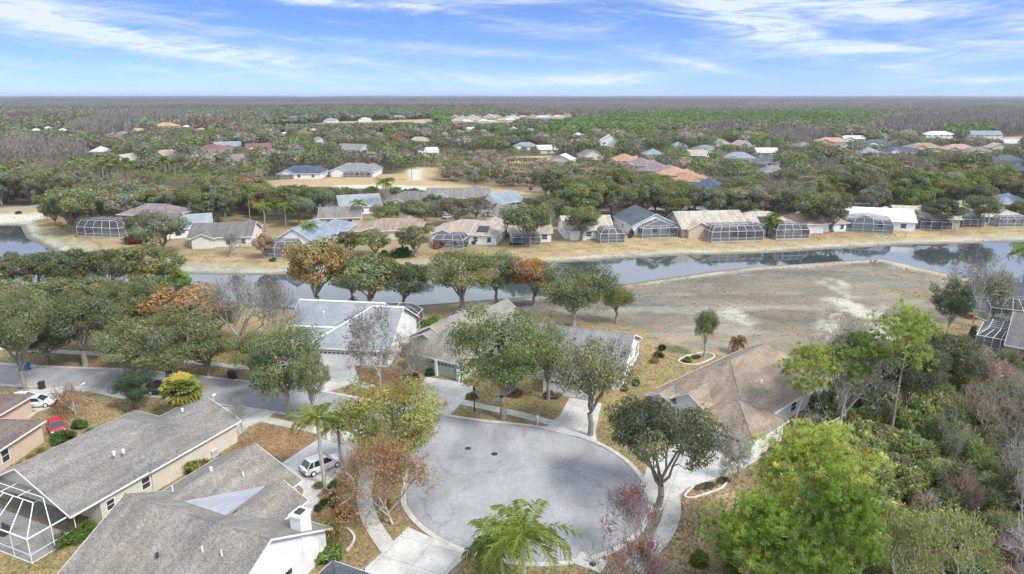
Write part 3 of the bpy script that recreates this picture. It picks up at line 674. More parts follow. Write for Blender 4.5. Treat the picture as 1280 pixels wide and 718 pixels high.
def h2x(r):
    cage(r, -12.6, -.75, -14.9, -10.7, 2.5, 4.1, 2.4, 'n', False, 2.4, .07, M['screen_pale'])
    vents(r, [(-2.6, -3.6, 4.9, 1), (-2.9, -4.4, 5.0, 1), (-4.6, 5.6, 5.0, 1)])
    b = MB(); b.box(-8, -6.9, -13.6, -12.9, .12, .5); b.box(-8, -6.9, -12.98, -12.85, .12, .95); b.build('patio_seat', M['dark'], r)
H2B = [(-13.6, -.6, -10.9, 6.2, 2.8, 'y', 'g', 'h', .49, (-13.6, -.6, -8.2, 6.2)), (-9.4, -.45, -2.5, 9.2, 2.8, 'y', 'h', 'g', .42)]
house('shingle_house', (-36, 65), -23, H2B, rm('grey'), wm('cream'), 'long grey shingle house with cream side wall and screened porch under its gable', wins=[(0, 'e', -3.2, 1.5, .9, 1.2), (0, 'e', 1.6, 1.5, 1., 1.2), (0, 'e', 2.9, 1.5, 1., 1.2), (0, 'e', -7.2, 1.4, .8, 1.)], garages=[(1, 'n', -4.9, 4.9, 2.2, GD)], extra=h2x)
house('bungalow', (-55.7, 71), -3, [(-15, -.4, -17, 2.6, 2.8, 'y', 'h', 'h', .45), (-14, -7, -2, 9.5, 2.8, 'y', 'h', 'h', .45)], rm('maroonbrown'), wm('palepeach'), 'peach bungalow with a dark maroon-brown roof at the left edge', wins=[(0, 'e', -3.2, 1.5, 1., 1.4), (0, 'e', -9, 1.5, 1., 1.4)], extra=lambda r: vents(r, [(-6, -5, 5.3, 0)]))
def h4x(r):
    cage(r, .5, 8, 8.2, 13.5, 2.6, 4.0, 1.3, 's', False, 2.2, .06)
    b = MB(); b.box(-11.4, -10.3, 3.5, 4.7, 0, 5.2); b.build('chimney', M['white'], r)
    vents(r, [(5, -4, 5.2, 0), (-5.5, 1.2, 5.2, 1)])
house('bungalow', (-26, 106), -8, [(-4.4, 8.3, -8, 8, 2.9, 'x', 'h', 'g', .52), (-10.2, 4, -2.4, 9.4, 2.85, 'x', 'g', 'g', .62), (-8.6, -1, -6.2, -.4, 2.8, 'x', 'g', 'g', .5)], RM['metal'], wm('white'), 'white bungalow with a pale blue-grey weathered roof, in front of the lake', wins=[(0, 'e', -2, 1.5, 1., 1.2), (2, 's', -5, 1.5, 1.2, 1.2)], garages=[(0, 's', -.2, 4.9, 2.2, GD), (0, 's', 5.4, 2.6, 2.2, GD)], extra=h4x)
def h5x(r):
    cage(r, -3.6, 1.4, 8.7, 12.6, 2.5, 4.6, 1.2, 's', False, 1.6, .055, M['screen'])
    [(lambda c: (c.box(x_, x_+.4, -5.75, -5.35, 0, 2.6), c.build('column', M['white'], r)))(MB()) for x_ in (4.6, 8.5)]
    vents(r, [(7, 4, 4.9, 0), (-2, 3.5, 4.1, 1)])
house('bungalow', (-12.5, 100.8), -30, [(-.4, 9, -5.2, 15.4, 2.9, 'y', 'h', 'g', .7), (-4.4, 4.4, -.1, 8.6, 2.9, 'y', 'g', 'g', .55), (-2.2, 2.7, -2.2, 4, 3.6, 'y', 'g', 'g', .5)], rm('olive'), wm('green'), 'sage-green bungalow with arched white-trimmed gable and grey-tan roof, behind the tall black lamp post', garages=[(0, 's', 5.7, 4.4, 2.2, GG)], doors=[(2, 's', .8, M['dark'])], wins=[(2, 's', -.7, 2.2, 1.2, 1.6), (0, 'e', 3, 1.5, 1.2, 1.2), (0, 'e', 9, 1.5, 1.2, 1.2)], extra=h5x)
house('bungalow', (18, 96), -20, [(-15.6, 0, -8.2, 6.6, 2.8, 'x', 'g', 'g', .41), (-10, -3.2, -12.6, -5, 2.75, 'y', 'g', 'g', .5)], rm('steel'), wm('white'), 'white bungalow with wide blue-grey shingle slope and white gable end, beside the dry grass', wins=[(0, 'e', 3.4, 1.7, 1., 1.9), (0, 'e', 4.9, 1.7, 1., 1.9), (0, 's', -1.6, 1.5, 1.2, 1.2), (0, 's', -13, 1.5, 1.4, 1.2)], garages=[(1, 's', -6.6, 4.9, 2.2, GD)], extra=lambda r: vents(r, [(-8, -3.2, 5.0, 2), (-11, -5, 4.2, 0), (-6, -5.5, 4.0, 2), (-3.5, -2.3, 5.2, 0)]))
def h7x(r):
    vents(r, [(4.6, -3, 5.2, 1), (7, 4, 4.2, 2), (-3.5, 2, 4.3, 2), (4.2, 7, 5.0, 0)])
    b = MB(); b.box(9.1, 13, -1, 6, -.3, .13); b.build('patio', M['conc'], r)
house('bungalow', (30.6, 85), -48, [(-6, 7.2, -10.5, 11.8, 2.8, 'y', 'h', 'h', .64), (1.4, 9.4, -13.3, -6, 2.78, 'y', 'h', 'h', .5), (-5.6, -2.4, -12., -5, 2.7, 'y', 'g', 'g', .5), (-2.2, 1.8, -11.4, -5, 3.4, 'y', 'g', 'g', .62)], rm('brown'), wm('white'), 'white bungalow with broad brown shingle roof and little white gables, right of the circle', garages=[(1, 's', 5.6, 4.9, 2.2, GD)], doors=[(3, 's', .2, M['dark'])], wins=[(2, 's', -4, 1.5, 1., 1.2), (0, 'e', 1, 1.5, 1.4, 1.2), (0, 'e', -6, 1.5, 1.2, 1.2), (0, 'w', 0, 1.5, 1.2, 1.2)], extra=h7x)
house('bungalow', P(416, 699, 2.8), -25, [(.5, 12, -11, -.5, 2.8, 'x', 'h', 'h', .5)], rm('slate'), wm('white'), 'dark slate hip roof corner showing at the bottom edge beside the concrete drive')
def h9x(r):
    cage(r, -4.4, 0, .2, 9, 2.6, 3.7, 1.3, 'e', False, 1.2, .07)
    [(lambda c: (c.box(x_, x_+.3, -2.3, -2., 0, 2.7), c.build('column', M['cream'], r)))(MB()) for x_ in (1.2, 4.6)]
house('bungalow', (78.5, 101.3), -40, [(0, 14, -2.4, 13, 2.8, 'x', 'g', 'g', .42, (0, 14, 1, 13))], rm('dkgrey'), wm('cream'), 'cream bungalow with grey roof and blue-ribbed screened pool room, lower one at the right edge', wins=[(0, 'w', 4, 1.3, 2, 2)], extra=h9x)
def h9y(r):
    cage(r, -6.5, 0, 1, 10.5, 2.6, 3.9, 1.6, 'e', False, 2.0, .065); cage(r, -3.5, 3, -5.2, 0, 2.5, 4.2, 1.6, 'n', False, 1.8, .065)
house('bungalow', (93.5, 122.5), -28, [(0, 15, 0, 13, 2.9, 'x', 'h', 'g', .45)], rm('slate'), wm('peach'), 'peach bungalow with a dark slate roof and white-framed cages, at the lake edge upper right', wins=[(0, 's', 5, 1.5, 1.4, 1.3)], extra=h9y)

# ---- the row on the far bank and the streets beyond: (name, px, base py, width, depth, angle, roof, wall, style, wall height, slope, label, cages, extras)
def hhouse(px, py, wpx, dep, ang, roof, wall, style, label, h=2.8, s=.45, cages=(), name='bungalow', nw=3, side=0, low=None, solar=None, zoff=0., wins=True):
    x, y = P(px, py); dist = math.hypot(y, CAMH); W = wpx*dist/FPX; W = max(W, 9); W = min(W, 26)
    a = R(ang); cx, cy = x-math.sin(a)*dep/2, y+math.cos(a)*dep/2
    x0, x1, y0, y1 = -W/2, W/2, -dep/2, dep/2
    st = {'hx': ('x', 'h', 'h'), 'gx': ('x', 'g', 'g'), 'gy': ('y', 'g', 'g'), 'hy': ('y', 'h', 'h'), 'gh': ('x', 'g', 'h')}[style]
    bl = [(x0, x1, y0, y1, h, *st, s)]
    if side: bl.append(((x0-5 if side < 0 else x1-3), (x0+3 if side < 0 else x1+5), y0+dep*.3, y1+2.5, 2.75, 'y', 'h', 'h', s))
    elif W > 13 and style in ('hx', 'gx'): bl.append((x0+W*.52, x1-1., y1-3, y1+5.5, 2.75, 'y', 'g', 'g', s)); bl.append((x0+1.2, x0+W*.42, y0-1.6, y0+4, 2.78, 'y', 'g' if W > 16 else 'h', 'g', s))
    w = []
    if wins:
        for k in range(nw): w.append((0, 's', x0+W*(k+.5)/nw, 1.45, 1.5 if nw < 4 else 1.1, 1.3))
        if h > 4:
            for k in range(nw): w.append((0, 's', x0+W*(k+.5)/nw, 4.3, 1.2, 1.3))
        sd = 'w' if x > 0 else 'e'; w.append((0, sd, 0, 1.45, 1.2, 1.2))
    def ex(r):
        for (c0, c1, dp, ch, ct, pk) in cages: cage(r, x0+W*c0, x0+W*c1, y0-dp, y0-.02, ch, ct, 1.1, 'n', False, 2.6, .06, None, pk)
        if solar:
            b = MB(); q = solar; zz = lambda yy: h+(yy-y0)*s+.2
            b.hexa([(x0+W*q[0], y0+1, zz(y0+1)), (x0+W*q[1], y0+1, zz(y0+1)), (x0+W*q[1], y0+4, zz(y0+4)), (x0+W*q[0], y0+4, zz(y0+4))], [(x0+W*q[0], y0+1, zz(y0+1)+.1), (x0+W*q[1], y0+1, zz(y0+1)+.1), (x0+W*q[1], y0+4, zz(y0+4)+.1), (x0+W*q[0], y0+4, zz(y0+4)+.1)])
            b.build('solar_panel', M['solar'], r)
        if y < 330: vents(r, [(W*.18, dep*.15, h+dep*.35*s+.1, 0)])
    o = house(name, (cx, cy), ang, bl, RM[roof] if roof in RM else rm(roof), wm(wall), label, wins=w, extra=ex, fascia=y < 500)
    reg(cx, cy, max(W, dep)*.62+1); return o
hhouse(183, 291, 72, 12, -10, 'mauve', 'peach', 'hx', 'two-storey peach house with maroon-brown roof and pool cage, left end of the far bank', 5.4, .4, name='two_storey_house', nw=4, cages=[(-.45, .35, 8, 2.7, 4.6, 0)], side=0)
hhouse(238, 297, 52, 13, 25, 'metal', 'white', 'gx', 'white house with a pale blue-white roof between the peach house and the grey-roofed gable house', nw=2)
hhouse(276, 309, 74, 13, 8, 'dkgrey', 'pale', 'gx', 'off-white house with plain grey roof on the far bank, bare shrub by its wall', nw=4, s=.42)
hhouse(369, 317, 58, 15, -6, 'bluegrey', 'white', 'gy', 'house with tall blue-grey A-shaped roof and pool cage, on the far bank', 2.9, .62, cages=[(0, .7, 5, 2.5, 4.0, 0)], nw=2)
hhouse(414, 300, 30, 11, 0, 'bluegrey', 'tan', 'hx', 'small blue-grey roofed wing house right of the A-shaped gable', nw=2, s=.4)
hhouse(486, 300, 78, 13, 2, 'brown', 'cream', 'hx', 'cream house with low grey-brown hip roof behind the green clump of the far bank', s=.35, nw=4)
hhouse(578, 305, 86, 15, -12, 'tan', 'white', 'hx', 'white house with tan hip roof, solar panel and domed pool cage on the far bank', s=.36, cages=[(.15, .6, 6, 2.3, 3.4, 0)], solar=(.7, .86), nw=5)
hhouse(664, 303, 50, 12, 4, 'tan', 'white', 'gx', 'white house half hidden by oaks, low screened porch along the grass', cages=[(0, .7, 4, 2.2, 2.6, 0)], nw=3)
hhouse(736, 299, 60, 13, 5, 'ltan', 'white', 'gx', 'white house with pale tan roof and grey cage, left of the slate-roofed gable house', cages=[(.65, 1.15, 6, 2.6, 3.9, 0)], nw=3)
hhouse(818, 294, 58, 17, 10, 'slate', 'white', 'gy', 'white gable-fronted house with a dark slate roof and tall screened front on the far bank', 3., .48, cages=[(.12, .9, 4, 2.8, 3.4, 1.6)], nw=3)
hhouse(893, 296, 84, 14, 8, 'ltan', 'tan', 'gx', 'tan-roofed house with a wide dark-roofed pool cage, right of the slate gable house', s=.52, cages=[(.3, 1.08, 7, 2.8, 4.2, 0)], nw=4)
hhouse(960, 293, 84, 14, 6, 'ltan', 'white', 'hx', 'pale tan hip-roofed house with two pool cages on the far bank', s=.4, cages=[(.45, .95, 7, 2.6, 4., 0), (-.05, .3, 4, 2.3, 3, 0)], solar=(.4, .6), nw=4)
hhouse(1030, 290, 60, 13, 4, 'terra', 'white', 'hx', 'white-walled house with peach-tan roof behind the dark oaks on the far bank', s=.38, nw=4)
hhouse(1100, 287, 76, 14, -18, 'whitemetal', 'white', 'gx', 'house with a long bright white roof and a rounded pool cage on the far bank', s=.4, cages=[(-.1, .62, 7, 2.7, 4.3, .7)], nw=3)
hhouse(1160, 284, 70, 14, -12, 'ltan', 'tan', 'gx', 'long tan-roofed house with a dark solar panel, just right of the white-roofed house', s=.38, cages=[(.3, .8, 4, 2.4, 3., 0)], solar=(.05, .35), nw=3)
hhouse(1232, 281, 92, 14, 4, 'ltan', 'white', 'hx', 'low tan-roofed house with white porch frames near the right edge of the far bank', s=.4, cages=[(.05, .35, 4, 2.5, 3, 0), (.55, 1., 4, 2.5, 3, 0)], nw=5)
hhouse(1272, 264, 40, 12, 4, 'bluegrey', 'blue', 'hx', 'pale blue house at the right edge behind the far-bank row', nw=2)
# second row
hhouse(452, 268, 50, 14, 20, 'metal', 'white', 'gx', 'white-edged pale blue roof showing beside the tall palm behind the far-bank row', nw=2)
hhouse(512, 262, 60, 13, 0, 'dkgrey', 'white', 'hx', 'long grey roof in the second row, in front of the pale sandy canal', nw=3)
hhouse(572, 257, 78, 13, 0, 'grey', 'white', 'gx', 'grey-roofed white house in the second row with cars on its drive', nw=4)
hhouse(630, 281, 40, 12, -30, 'grey', 'white', 'gx', 'grey-roofed house beside the short side street behind the tan solar-panel house', nw=2)
hhouse(425, 283, 50, 11, 8, 'grey', 'tan', 'gx', 'grey-brown roof behind the blue-grey wing house', nw=2)
hhouse(640, 262, 40, 12, 40, 'bluegrey', 'white', 'gx', 'pale blue-grey roof left of the oak clump in the second row', nw=2)
hhouse(374, 224, 52, 13, 0, 'navy', 'white', 'hx', 'white house with a navy blue hip roof beyond the tan field', nw=3, s=.5, cages=[(0, .4, 2, 2.3, 2.8, 0)])
hhouse(440, 221, 56, 15, -4, 'steel', 'white', 'hx', 'white house with a grey roof and dark porch right of the navy-roofed one', nw=4, cages=[(.35, .95, 3, 2.4, 3., 0)])
hhouse(434, 192, 38, 15, -25, 'steel', 'white', 'gx', 'grey ridged roof among the trees above the navy-roofed house', nw=2)
hhouse(258, 192, 34, 14, -18, 'redbrown', 'tan', 'hx', 'house with a maroon roof among the trees, upper left', nw=2)
hhouse(284, 188, 32, 14, 20, 'bluegrey', 'pale', 'gx', 'pale grey gabled house next to the maroon roof, upper left', nw=2)
hhouse(326, 190, 34, 13, 18, 'redbrown', 'pink', 'gx', 'red-brown roofed pinkish house left of the grey ridged roof', nw=2)
hhouse(523, 181, 30, 14, 0, 'tan', 'cream', 'hx', 'cream house with tan roof and pale gable above the sandy canal bend', nw=2)
hhouse(657, 188, 30, 12, 0, 'bluegrey', 'white', 'hx', 'small pale blue-roofed house by the reedy pond', nw=2)
hhouse(686, 192, 26, 12, 10, 'pale', 'cream', 'gx', 'cream house with a whitish roof right of the reedy pond', nw=2)
hhouse(763, 186, 28, 12, 0, 'pale', 'white', 'gy', 'tall white gabled house above the brown-roofed row', 5., .6, name='two_storey_house', nw=2)
for (px, py, w, a, rc, lb) in ((774, 207, 34, -28, 'orange', 'orange-brown roofed house first in the diagonal brown row, by a yellow lawn'), (795, 213, 36, -28, 'mauve', 'grey-mauve roofed house second in the diagonal brown row'), (815, 220, 36, -28, 'mauve', 'mauve-brown roofed house in the middle of the diagonal row'),
                           (836, 226, 38, -28, 'terra', 'reddish tan roofed house fourth in the diagonal row'), (857, 234, 42, -28, 'orange', 'orange roofed house at the lower end of the diagonal row'), (880, 243, 34, -28, 'navy', 'dark blue roofed house just below the orange end of the row')):
    hhouse(px, py, w, 15, a, rc, 'pink' if rc != 'navy' else 'white', 'hx', lb, nw=3)
hhouse(818, 198, 24, 12, 0, 'bluegrey', 'white', 'hx', 'pale blue roof tucked behind the diagonal row of brown roofs', nw=2)
hhouse(885, 192, 28, 12, 10, 'steel', 'cream', 'hx', 'grey roof between round trees right of the diagonal row', nw=2)
hhouse(925, 203, 36, 13, -10, 'bluegrey', 'white', 'hx', 'blue-grey roof left of the pair of hidden grey roofs, middle right', nw=2)
hhouse(955, 209, 34, 13, -20, 'slate', 'white', 'hx', 'slate roof right of the blue-grey roof among the trees', nw=2)
hhouse(960, 196, 26, 12, 0, 'pale', 'white', 'gx', 'whitish roof above the slate one, middle right', nw=2)
hhouse(970, 222, 30, 12, 0, 'steel', 'white', 'hx', 'grey roof peeping out below the slate one', nw=2)
hhouse(1042, 182, 44, 14, -8, 'terra', 'peach', 'hx', 'peach house with terracotta roof in the upper right cluster, leftmost', nw=3)
hhouse(1068, 178, 26, 12, 0, 'pale', 'white', 'gx', 'white house right of the leftmost peach one in the upper right cluster', nw=2)
hhouse(1098, 184, 30, 12, 6, 'slate', 'white', 'hx', 'bluish roof with a white gable in the upper right cluster', nw=2)
hhouse(1130, 196, 44, 13, 0, 'navy', 'white', 'hx', 'white house with a navy hip roof in the upper right cluster', s=.5, nw=4)
hhouse(1160, 190, 40, 14, 4, 'brown', 'peach', 'hx', 'brown-roofed peach house right of the navy hip roof', nw=3)
hhouse(1176, 176, 44, 14, -6, 'whitemetal', 'white', 'hx', 'two-storey white house with a white roof, topmost of the upper right cluster', 5.2, .4, name='two_storey_house', nw=5)
hhouse(1202, 192, 38, 14, -10, 'terra', 'peach', 'hx', 'terracotta-roofed peach house below the white two-storey house', nw=3)
hhouse(1226, 196, 36, 14, -8, 'mauve', 'tan', 'hx', 'mauve-roofed house right of the terracotta one', nw=3)
hhouse(1233, 176, 34, 14, -10, 'bluegrey', 'pale', 'gx', 'two-storey grey-roofed pale house right of the white-roofed one', 5.2, .45, name='two_storey_house', nw=3)
hhouse(1262, 208, 36, 14, -20, 'slate', 'tan', 'hx', 'slate-roofed house near the right edge, upper one', nw=2)
hhouse(1276, 219, 26, 13, -20, 'navy', 'peach', 'hx', 'navy-roofed peach house at the right edge, lower one', nw=2)
hhouse(205, 164, 30, 16, 0, 'terra', 'peach', 'hx', 'peach two-storey building far off, upper left', 5.5, .45, name='two_storey_house', nw=4)
for (px, py, w, rc, wc, lb) in ((40, 168, 16, 'pale', 'cream', 'cream house far off at the upper left, first of three'), (56, 165, 14, 'pale', 'cream', 'cream house far off at the upper left, tallest of three'), (74, 168, 14, 'pale', 'cream', 'cream house far off at the upper left, last of three'),
    (120, 195, 14, 'pale', 'white', 'whitish roof alone among trees at the upper left'), (142, 133, 12, 'pale', 'white', 'lone white building near the horizon, left'), (240, 132, 16, 'pale', 'white', 'white building near the horizon, second from left'), (258, 132, 20, 'pale', 'white', 'long white building near the horizon, third from left'),
    (366, 150, 14, 'steel', 'cream', 'cream house above the beige field, first'), (412, 153, 16, 'bluegrey', 'white', 'white house above the beige field, second'), (455, 152, 14, 'pale', 'white', 'white house above the beige field, third'), (497, 149, 18, 'bluegrey', 'pale', 'pale blue-roofed house above the beige field, fourth'), (524, 158, 20, 'tan', 'cream', 'tan-roofed house at the right end of the beige field')):
    hhouse(px, py, w, 14, 0, rc, wc, 'hx', lb, nw=2, wins=False)
rg_ = random.Random(31)
for (px, py) in [(150, 172), (168, 168), (232, 163), (246, 167), (352, 174), (388, 168), (470, 174), (585, 166), (610, 170), (640, 166), (668, 168), (720, 174), (742, 200), (700, 206), (846, 188), (868, 200), (905, 184), (935, 186), (1010, 188), (1058, 190), (1085, 196), (1110, 176), (1250, 190), (1268, 184), (150, 206), (196, 200), (300, 206), (536, 196), (556, 174), (402, 181)]:
    rc_ = rg_.choice(['grey', 'pale', 'bluegrey', 'ltan', 'steel', 'tan']); wd = {'grey': 'grey', 'pale': 'whitish', 'bluegrey': 'blue-grey', 'ltan': 'pale tan', 'steel': 'grey', 'tan': 'tan'}[rc_]
    o = hhouse(px, py, 14+(py-160)*.28, 13, rg_.uniform(-30, 30), rc_, rg_.choice(['white', 'cream', 'pale']), rg_.choice(['hx', 'gx', 'gy']), 'small far roof', nw=2, wins=False); o['group'] = 'small far roofs among the trees'; AUTO[o.name] = 'small %s roofed house' % wd
cols = [('terra', 'peach'), ('pale', 'cream'), ('ltan', 'pale'), ('tan', 'peach'), ('pale', 'cream')]
k = 0
for px in range(566, 716, 11):
    for row in (0, 1):
        py = 151.5+row*5+(k*37 % 5)*.5-(px-566)*.012
        if row and px > 640: continue
        rc, wc = cols[(k*3) % 5]
        o = hhouse(px+(5 if row else 0), py, 16, 13, (k*53 % 30)-15, rc, wc, 'hx' if k % 2 else 'gy', '%s villa, %s from the left in the %s row of the far villa cluster' % (wc, ['first', 'second', 'third', 'fourth', 'fifth', 'sixth', 'seventh', 'eighth', 'ninth', 'tenth', 'eleventh', 'twelfth', 'thirteenth', 'fourteenth'][(px-566)//11], 'lower' if row else 'upper'), 6.4 if k % 3 else 5., .4, name='villa', nw=2, wins=False); o['group'] = 'far cluster of peach and cream villas'; k += 1
# ------------------------------------------------------------ vegetation prototypes
def rot_basis(rng, n, tilt=None):
    """random orthonormal pairs"""
    a = rng.normal(size=(n, 3)); a /= np.linalg.norm(a, axis=1)[:, None]
    b = rng.normal(size=(n, 3)); b -= (a*b).sum(1)[:, None]*a; b /= np.linalg.norm(b, axis=1)[:, None]
    return a, b
def facing(rng, nrm, jit):
    """two in-plane directions of leaves that face roughly along nrm"""
    nrm = nrm+rng.normal(size=nrm.shape)*jit; nrm /= np.linalg.norm(nrm, axis=1)[:, None]+1e-9
    a = np.cross(nrm, rng.normal(size=nrm.shape)); a /= np.linalg.norm(a, axis=1)[:, None]+1e-9
    return a, np.cross(nrm, a)
class NB:
    def __init__(s): s.V = []; s.F4 = []; s.F3 = []; s.C = []; s.n = 0
    def quads(s, c, d1, d2, col, bend=0.):
        n = len(c); V = np.stack([c-d1, c+d2*.8-d1*.05, c+d1, c-d2*.8+d1*.05], 1).reshape(-1, 3)
        s.V.append(V); s.F4.append(np.arange(4*n).reshape(n, 4)+s.n); s.C.append(np.repeat(col, 4, 0)); s.n += 4*n
    def tris(s, a, b, c, col):
        n = len(a); s.V.append(np.stack([a, b, c], 1).reshape(-1, 3)); s.F3.append(np.arange(3*n).reshape(n, 3)+s.n); s.C.append(np.repeat(col, 3, 0)); s.n += 3*n
    def segs(s, a, b, r0, r1, col, k=4):
        """many tapered prisms at once"""
        d = b-a; L = np.linalg.norm(d, axis=1)[:, None]+1e-9; d = d/L; up = np.where(np.abs(d[:, 2:]) < .9, [[0, 0, 1.]], [[1., 0, 0]])
        u = np.cross(d, up); u /= np.linalg.norm(u, axis=1)[:, None]+1e-9; w = np.cross(d, u); n = len(a); rings = []
        for (c, r) in ((a, r0), (b, r1)):
            for q in range(k):
                t = 2*PI*q/k; rings.append(c+(u*math.cos(t)+w*math.sin(t))*np.asarray(r).reshape(-1, 1))
        V = np.stack(rings, 1).reshape(-1, 3); base = (np.arange(n)*2*k)[:, None]+s.n
        for q in range(k):
            j = (q+1) % k; s.F4.append(np.concatenate([base+q, base+j, base+k+j, base+k+q], 1))
        s.V.append(V); s.C.append(np.repeat(col, 2*k, 0)); s.n += 2*k*n
    def mesh(s, name, mat):
        F = []
        if s.F4: F.append(np.concatenate(s.F4))
        if s.F3: F.append(np.concatenate(s.F3))
        return mesh_np(name, np.concatenate(s.V), F, mat, np.concatenate(s.C))
ones = lambda n, c: np.repeat(np.array([c], float), n, 0)
def path_segs(nb, pts, r0, r1, col, k=5):
    p = np.array(pts, float); m = len(p)-1; r = np.linspace(r0, r1, m+1)
    nb.segs(p[:-1], p[1:], r[:-1], r[1:], ones(m, col), k)
def bent(a, b, n, rng, wob=.06, rise=.0):
    a, b = np.array(a, float), np.array(b, float); L = np.linalg.norm(b-a); t = np.linspace(0, 1, n)[:, None]
    p = a+(b-a)*t; p[1:-1] += rng.normal(size=(n-2, 3))*L*wob; p[:, 2] += (np.sin(t[:, 0]*PI)*rise*L); return p
def oak(seed, Rr=5., H=9., nl=7000, leaf=.17, ncl=64, flat=.62, hue=.10, moss=.12, base=.30, twig=260, squash=1., open_=.0):
    """trunk + limbs, and a crown of separate leaf clumps; returns (trunk mesh, crown mesh)"""
    rng = np.random.default_rng(seed); tr, cr = NB(), NB()
    zc = H*(1-flat*.5)-.3; rz = H*flat*.5+.2
    # clump centres in an uneven dome
    lob = rng.normal(size=(6, 3)); lob[:, 2] = np.abs(lob[:, 2])*.6; lob /= np.linalg.norm(lob, axis=1)[:, None]
    cc = []
    while len(cc) < ncl:
        v = rng.normal(size=3); v /= np.linalg.norm(v)
        if v[2] < -.72: continue
        k = .66+.46*max((lob@v).max(), 0)**4+rng.normal()*.05; k -= open_*rng.random()
        rad = rng.uniform(.45, 1.0)**.6*k*.86
        p = np.array([v[0]*Rr*rad, v[1]*Rr*rad, zc+v[2]*rz*rad*(1. if v[2] > 0 else .95)])
        cc.append(p)
    cc = np.array(cc); cs = (.11+.22*rng.random(ncl)**1.6)*Rr; shade = rng.normal(1, .15, ncl); warm = rng.normal(0, hue, ncl)
    w = cs**2; w /= w.sum(); idx = rng.choice(ncl, nl, p=w)
    v = rng.normal(size=(nl, 3)); v /= np.linalg.norm(v, axis=1)[:, None]; v[:, 2] *= .72
    r = rng.uniform(.35, 1.08, nl)**.6
    c = cc[idx]+v*(cs[idx]*r)[:, None]
    gc = c-np.array([0, 0, zc]); gc /= np.linalg.norm(gc, axis=1)[:, None]+1e-6
    a, b = facing(rng, v*.75+gc*.35+np.array([0, 0, .25]), .5); sz = leaf*rng.lognormal(0, .38, nl).clip(.45, 2.2)[:, None]
    col = np.ones((nl, 3))*(shade[idx]*rng.normal(1, .15, nl))[:, None]
    wv = (warm[idx]+rng.normal(0, hue*.6, nl))[:, None]; col = col*(1+wv*np.array([[1.2, .1, -1.0]]))
    tip = rng.random(nl) < .18; col[tip] *= np.array([1.35, 1.35, 1.1])
    mo = rng.random(nl) < moss*.6; col[mo] = np.array([1.5, 1.35, 1.4])*rng.uniform(.8, 1.3, (mo.sum(), 1))
    cr.quads(c, a*sz, b*sz*.62, np.clip(col, .2, 3))
    # trunk and limbs
    bark = (1, 1, 1); th = H*base; path_segs(tr, bent((0, 0, -.4), (rng.normal()*.15, rng.normal()*.15, th), 4, rng, .03), .052*Rr+.05, .042*Rr+.03, bark, 8)
    top = np.array([0, 0, th]); order = rng.permutation(ncl); nlimb = 9
    ends = []
    for k in range(nlimb):
        e = cc[order[k]]*np.array([.72, .72, 1]); e[2] = th+(e[2]-th)*.75; p = bent(top, e, 5, rng, .06, .06); path_segs(tr, p, .026*Rr, .010*Rr, bark, 5); ends.append(p)
    for k in range(nlimb, ncl):
        e = cc[order[k]]; q = min(ends, key=lambda p: np.linalg.norm(p[3]-e)); path_segs(tr, bent(q[3] if rng.random() < .6 else q[2], e, 4, rng, .07), .011*Rr, .004*Rr, bark, 4)
    if twig:
        ti = rng.integers(0, ncl, twig); d = rng.normal(size=(twig, 3)); d /= np.linalg.norm(d, axis=1)[:, None]; s0 = cc[ti]; e0 = s0+d*(cs[ti]*rng.uniform(.7, 1.15, twig))[:, None]
        tr.segs(s0, e0, np.full(twig, .022), np.full(twig, .008), ones(twig, (1.3, 1.3, 1.3)), 3)
    return tr.mesh('trunk', M['bark']), cr.mesh('crown', M['leaf'])
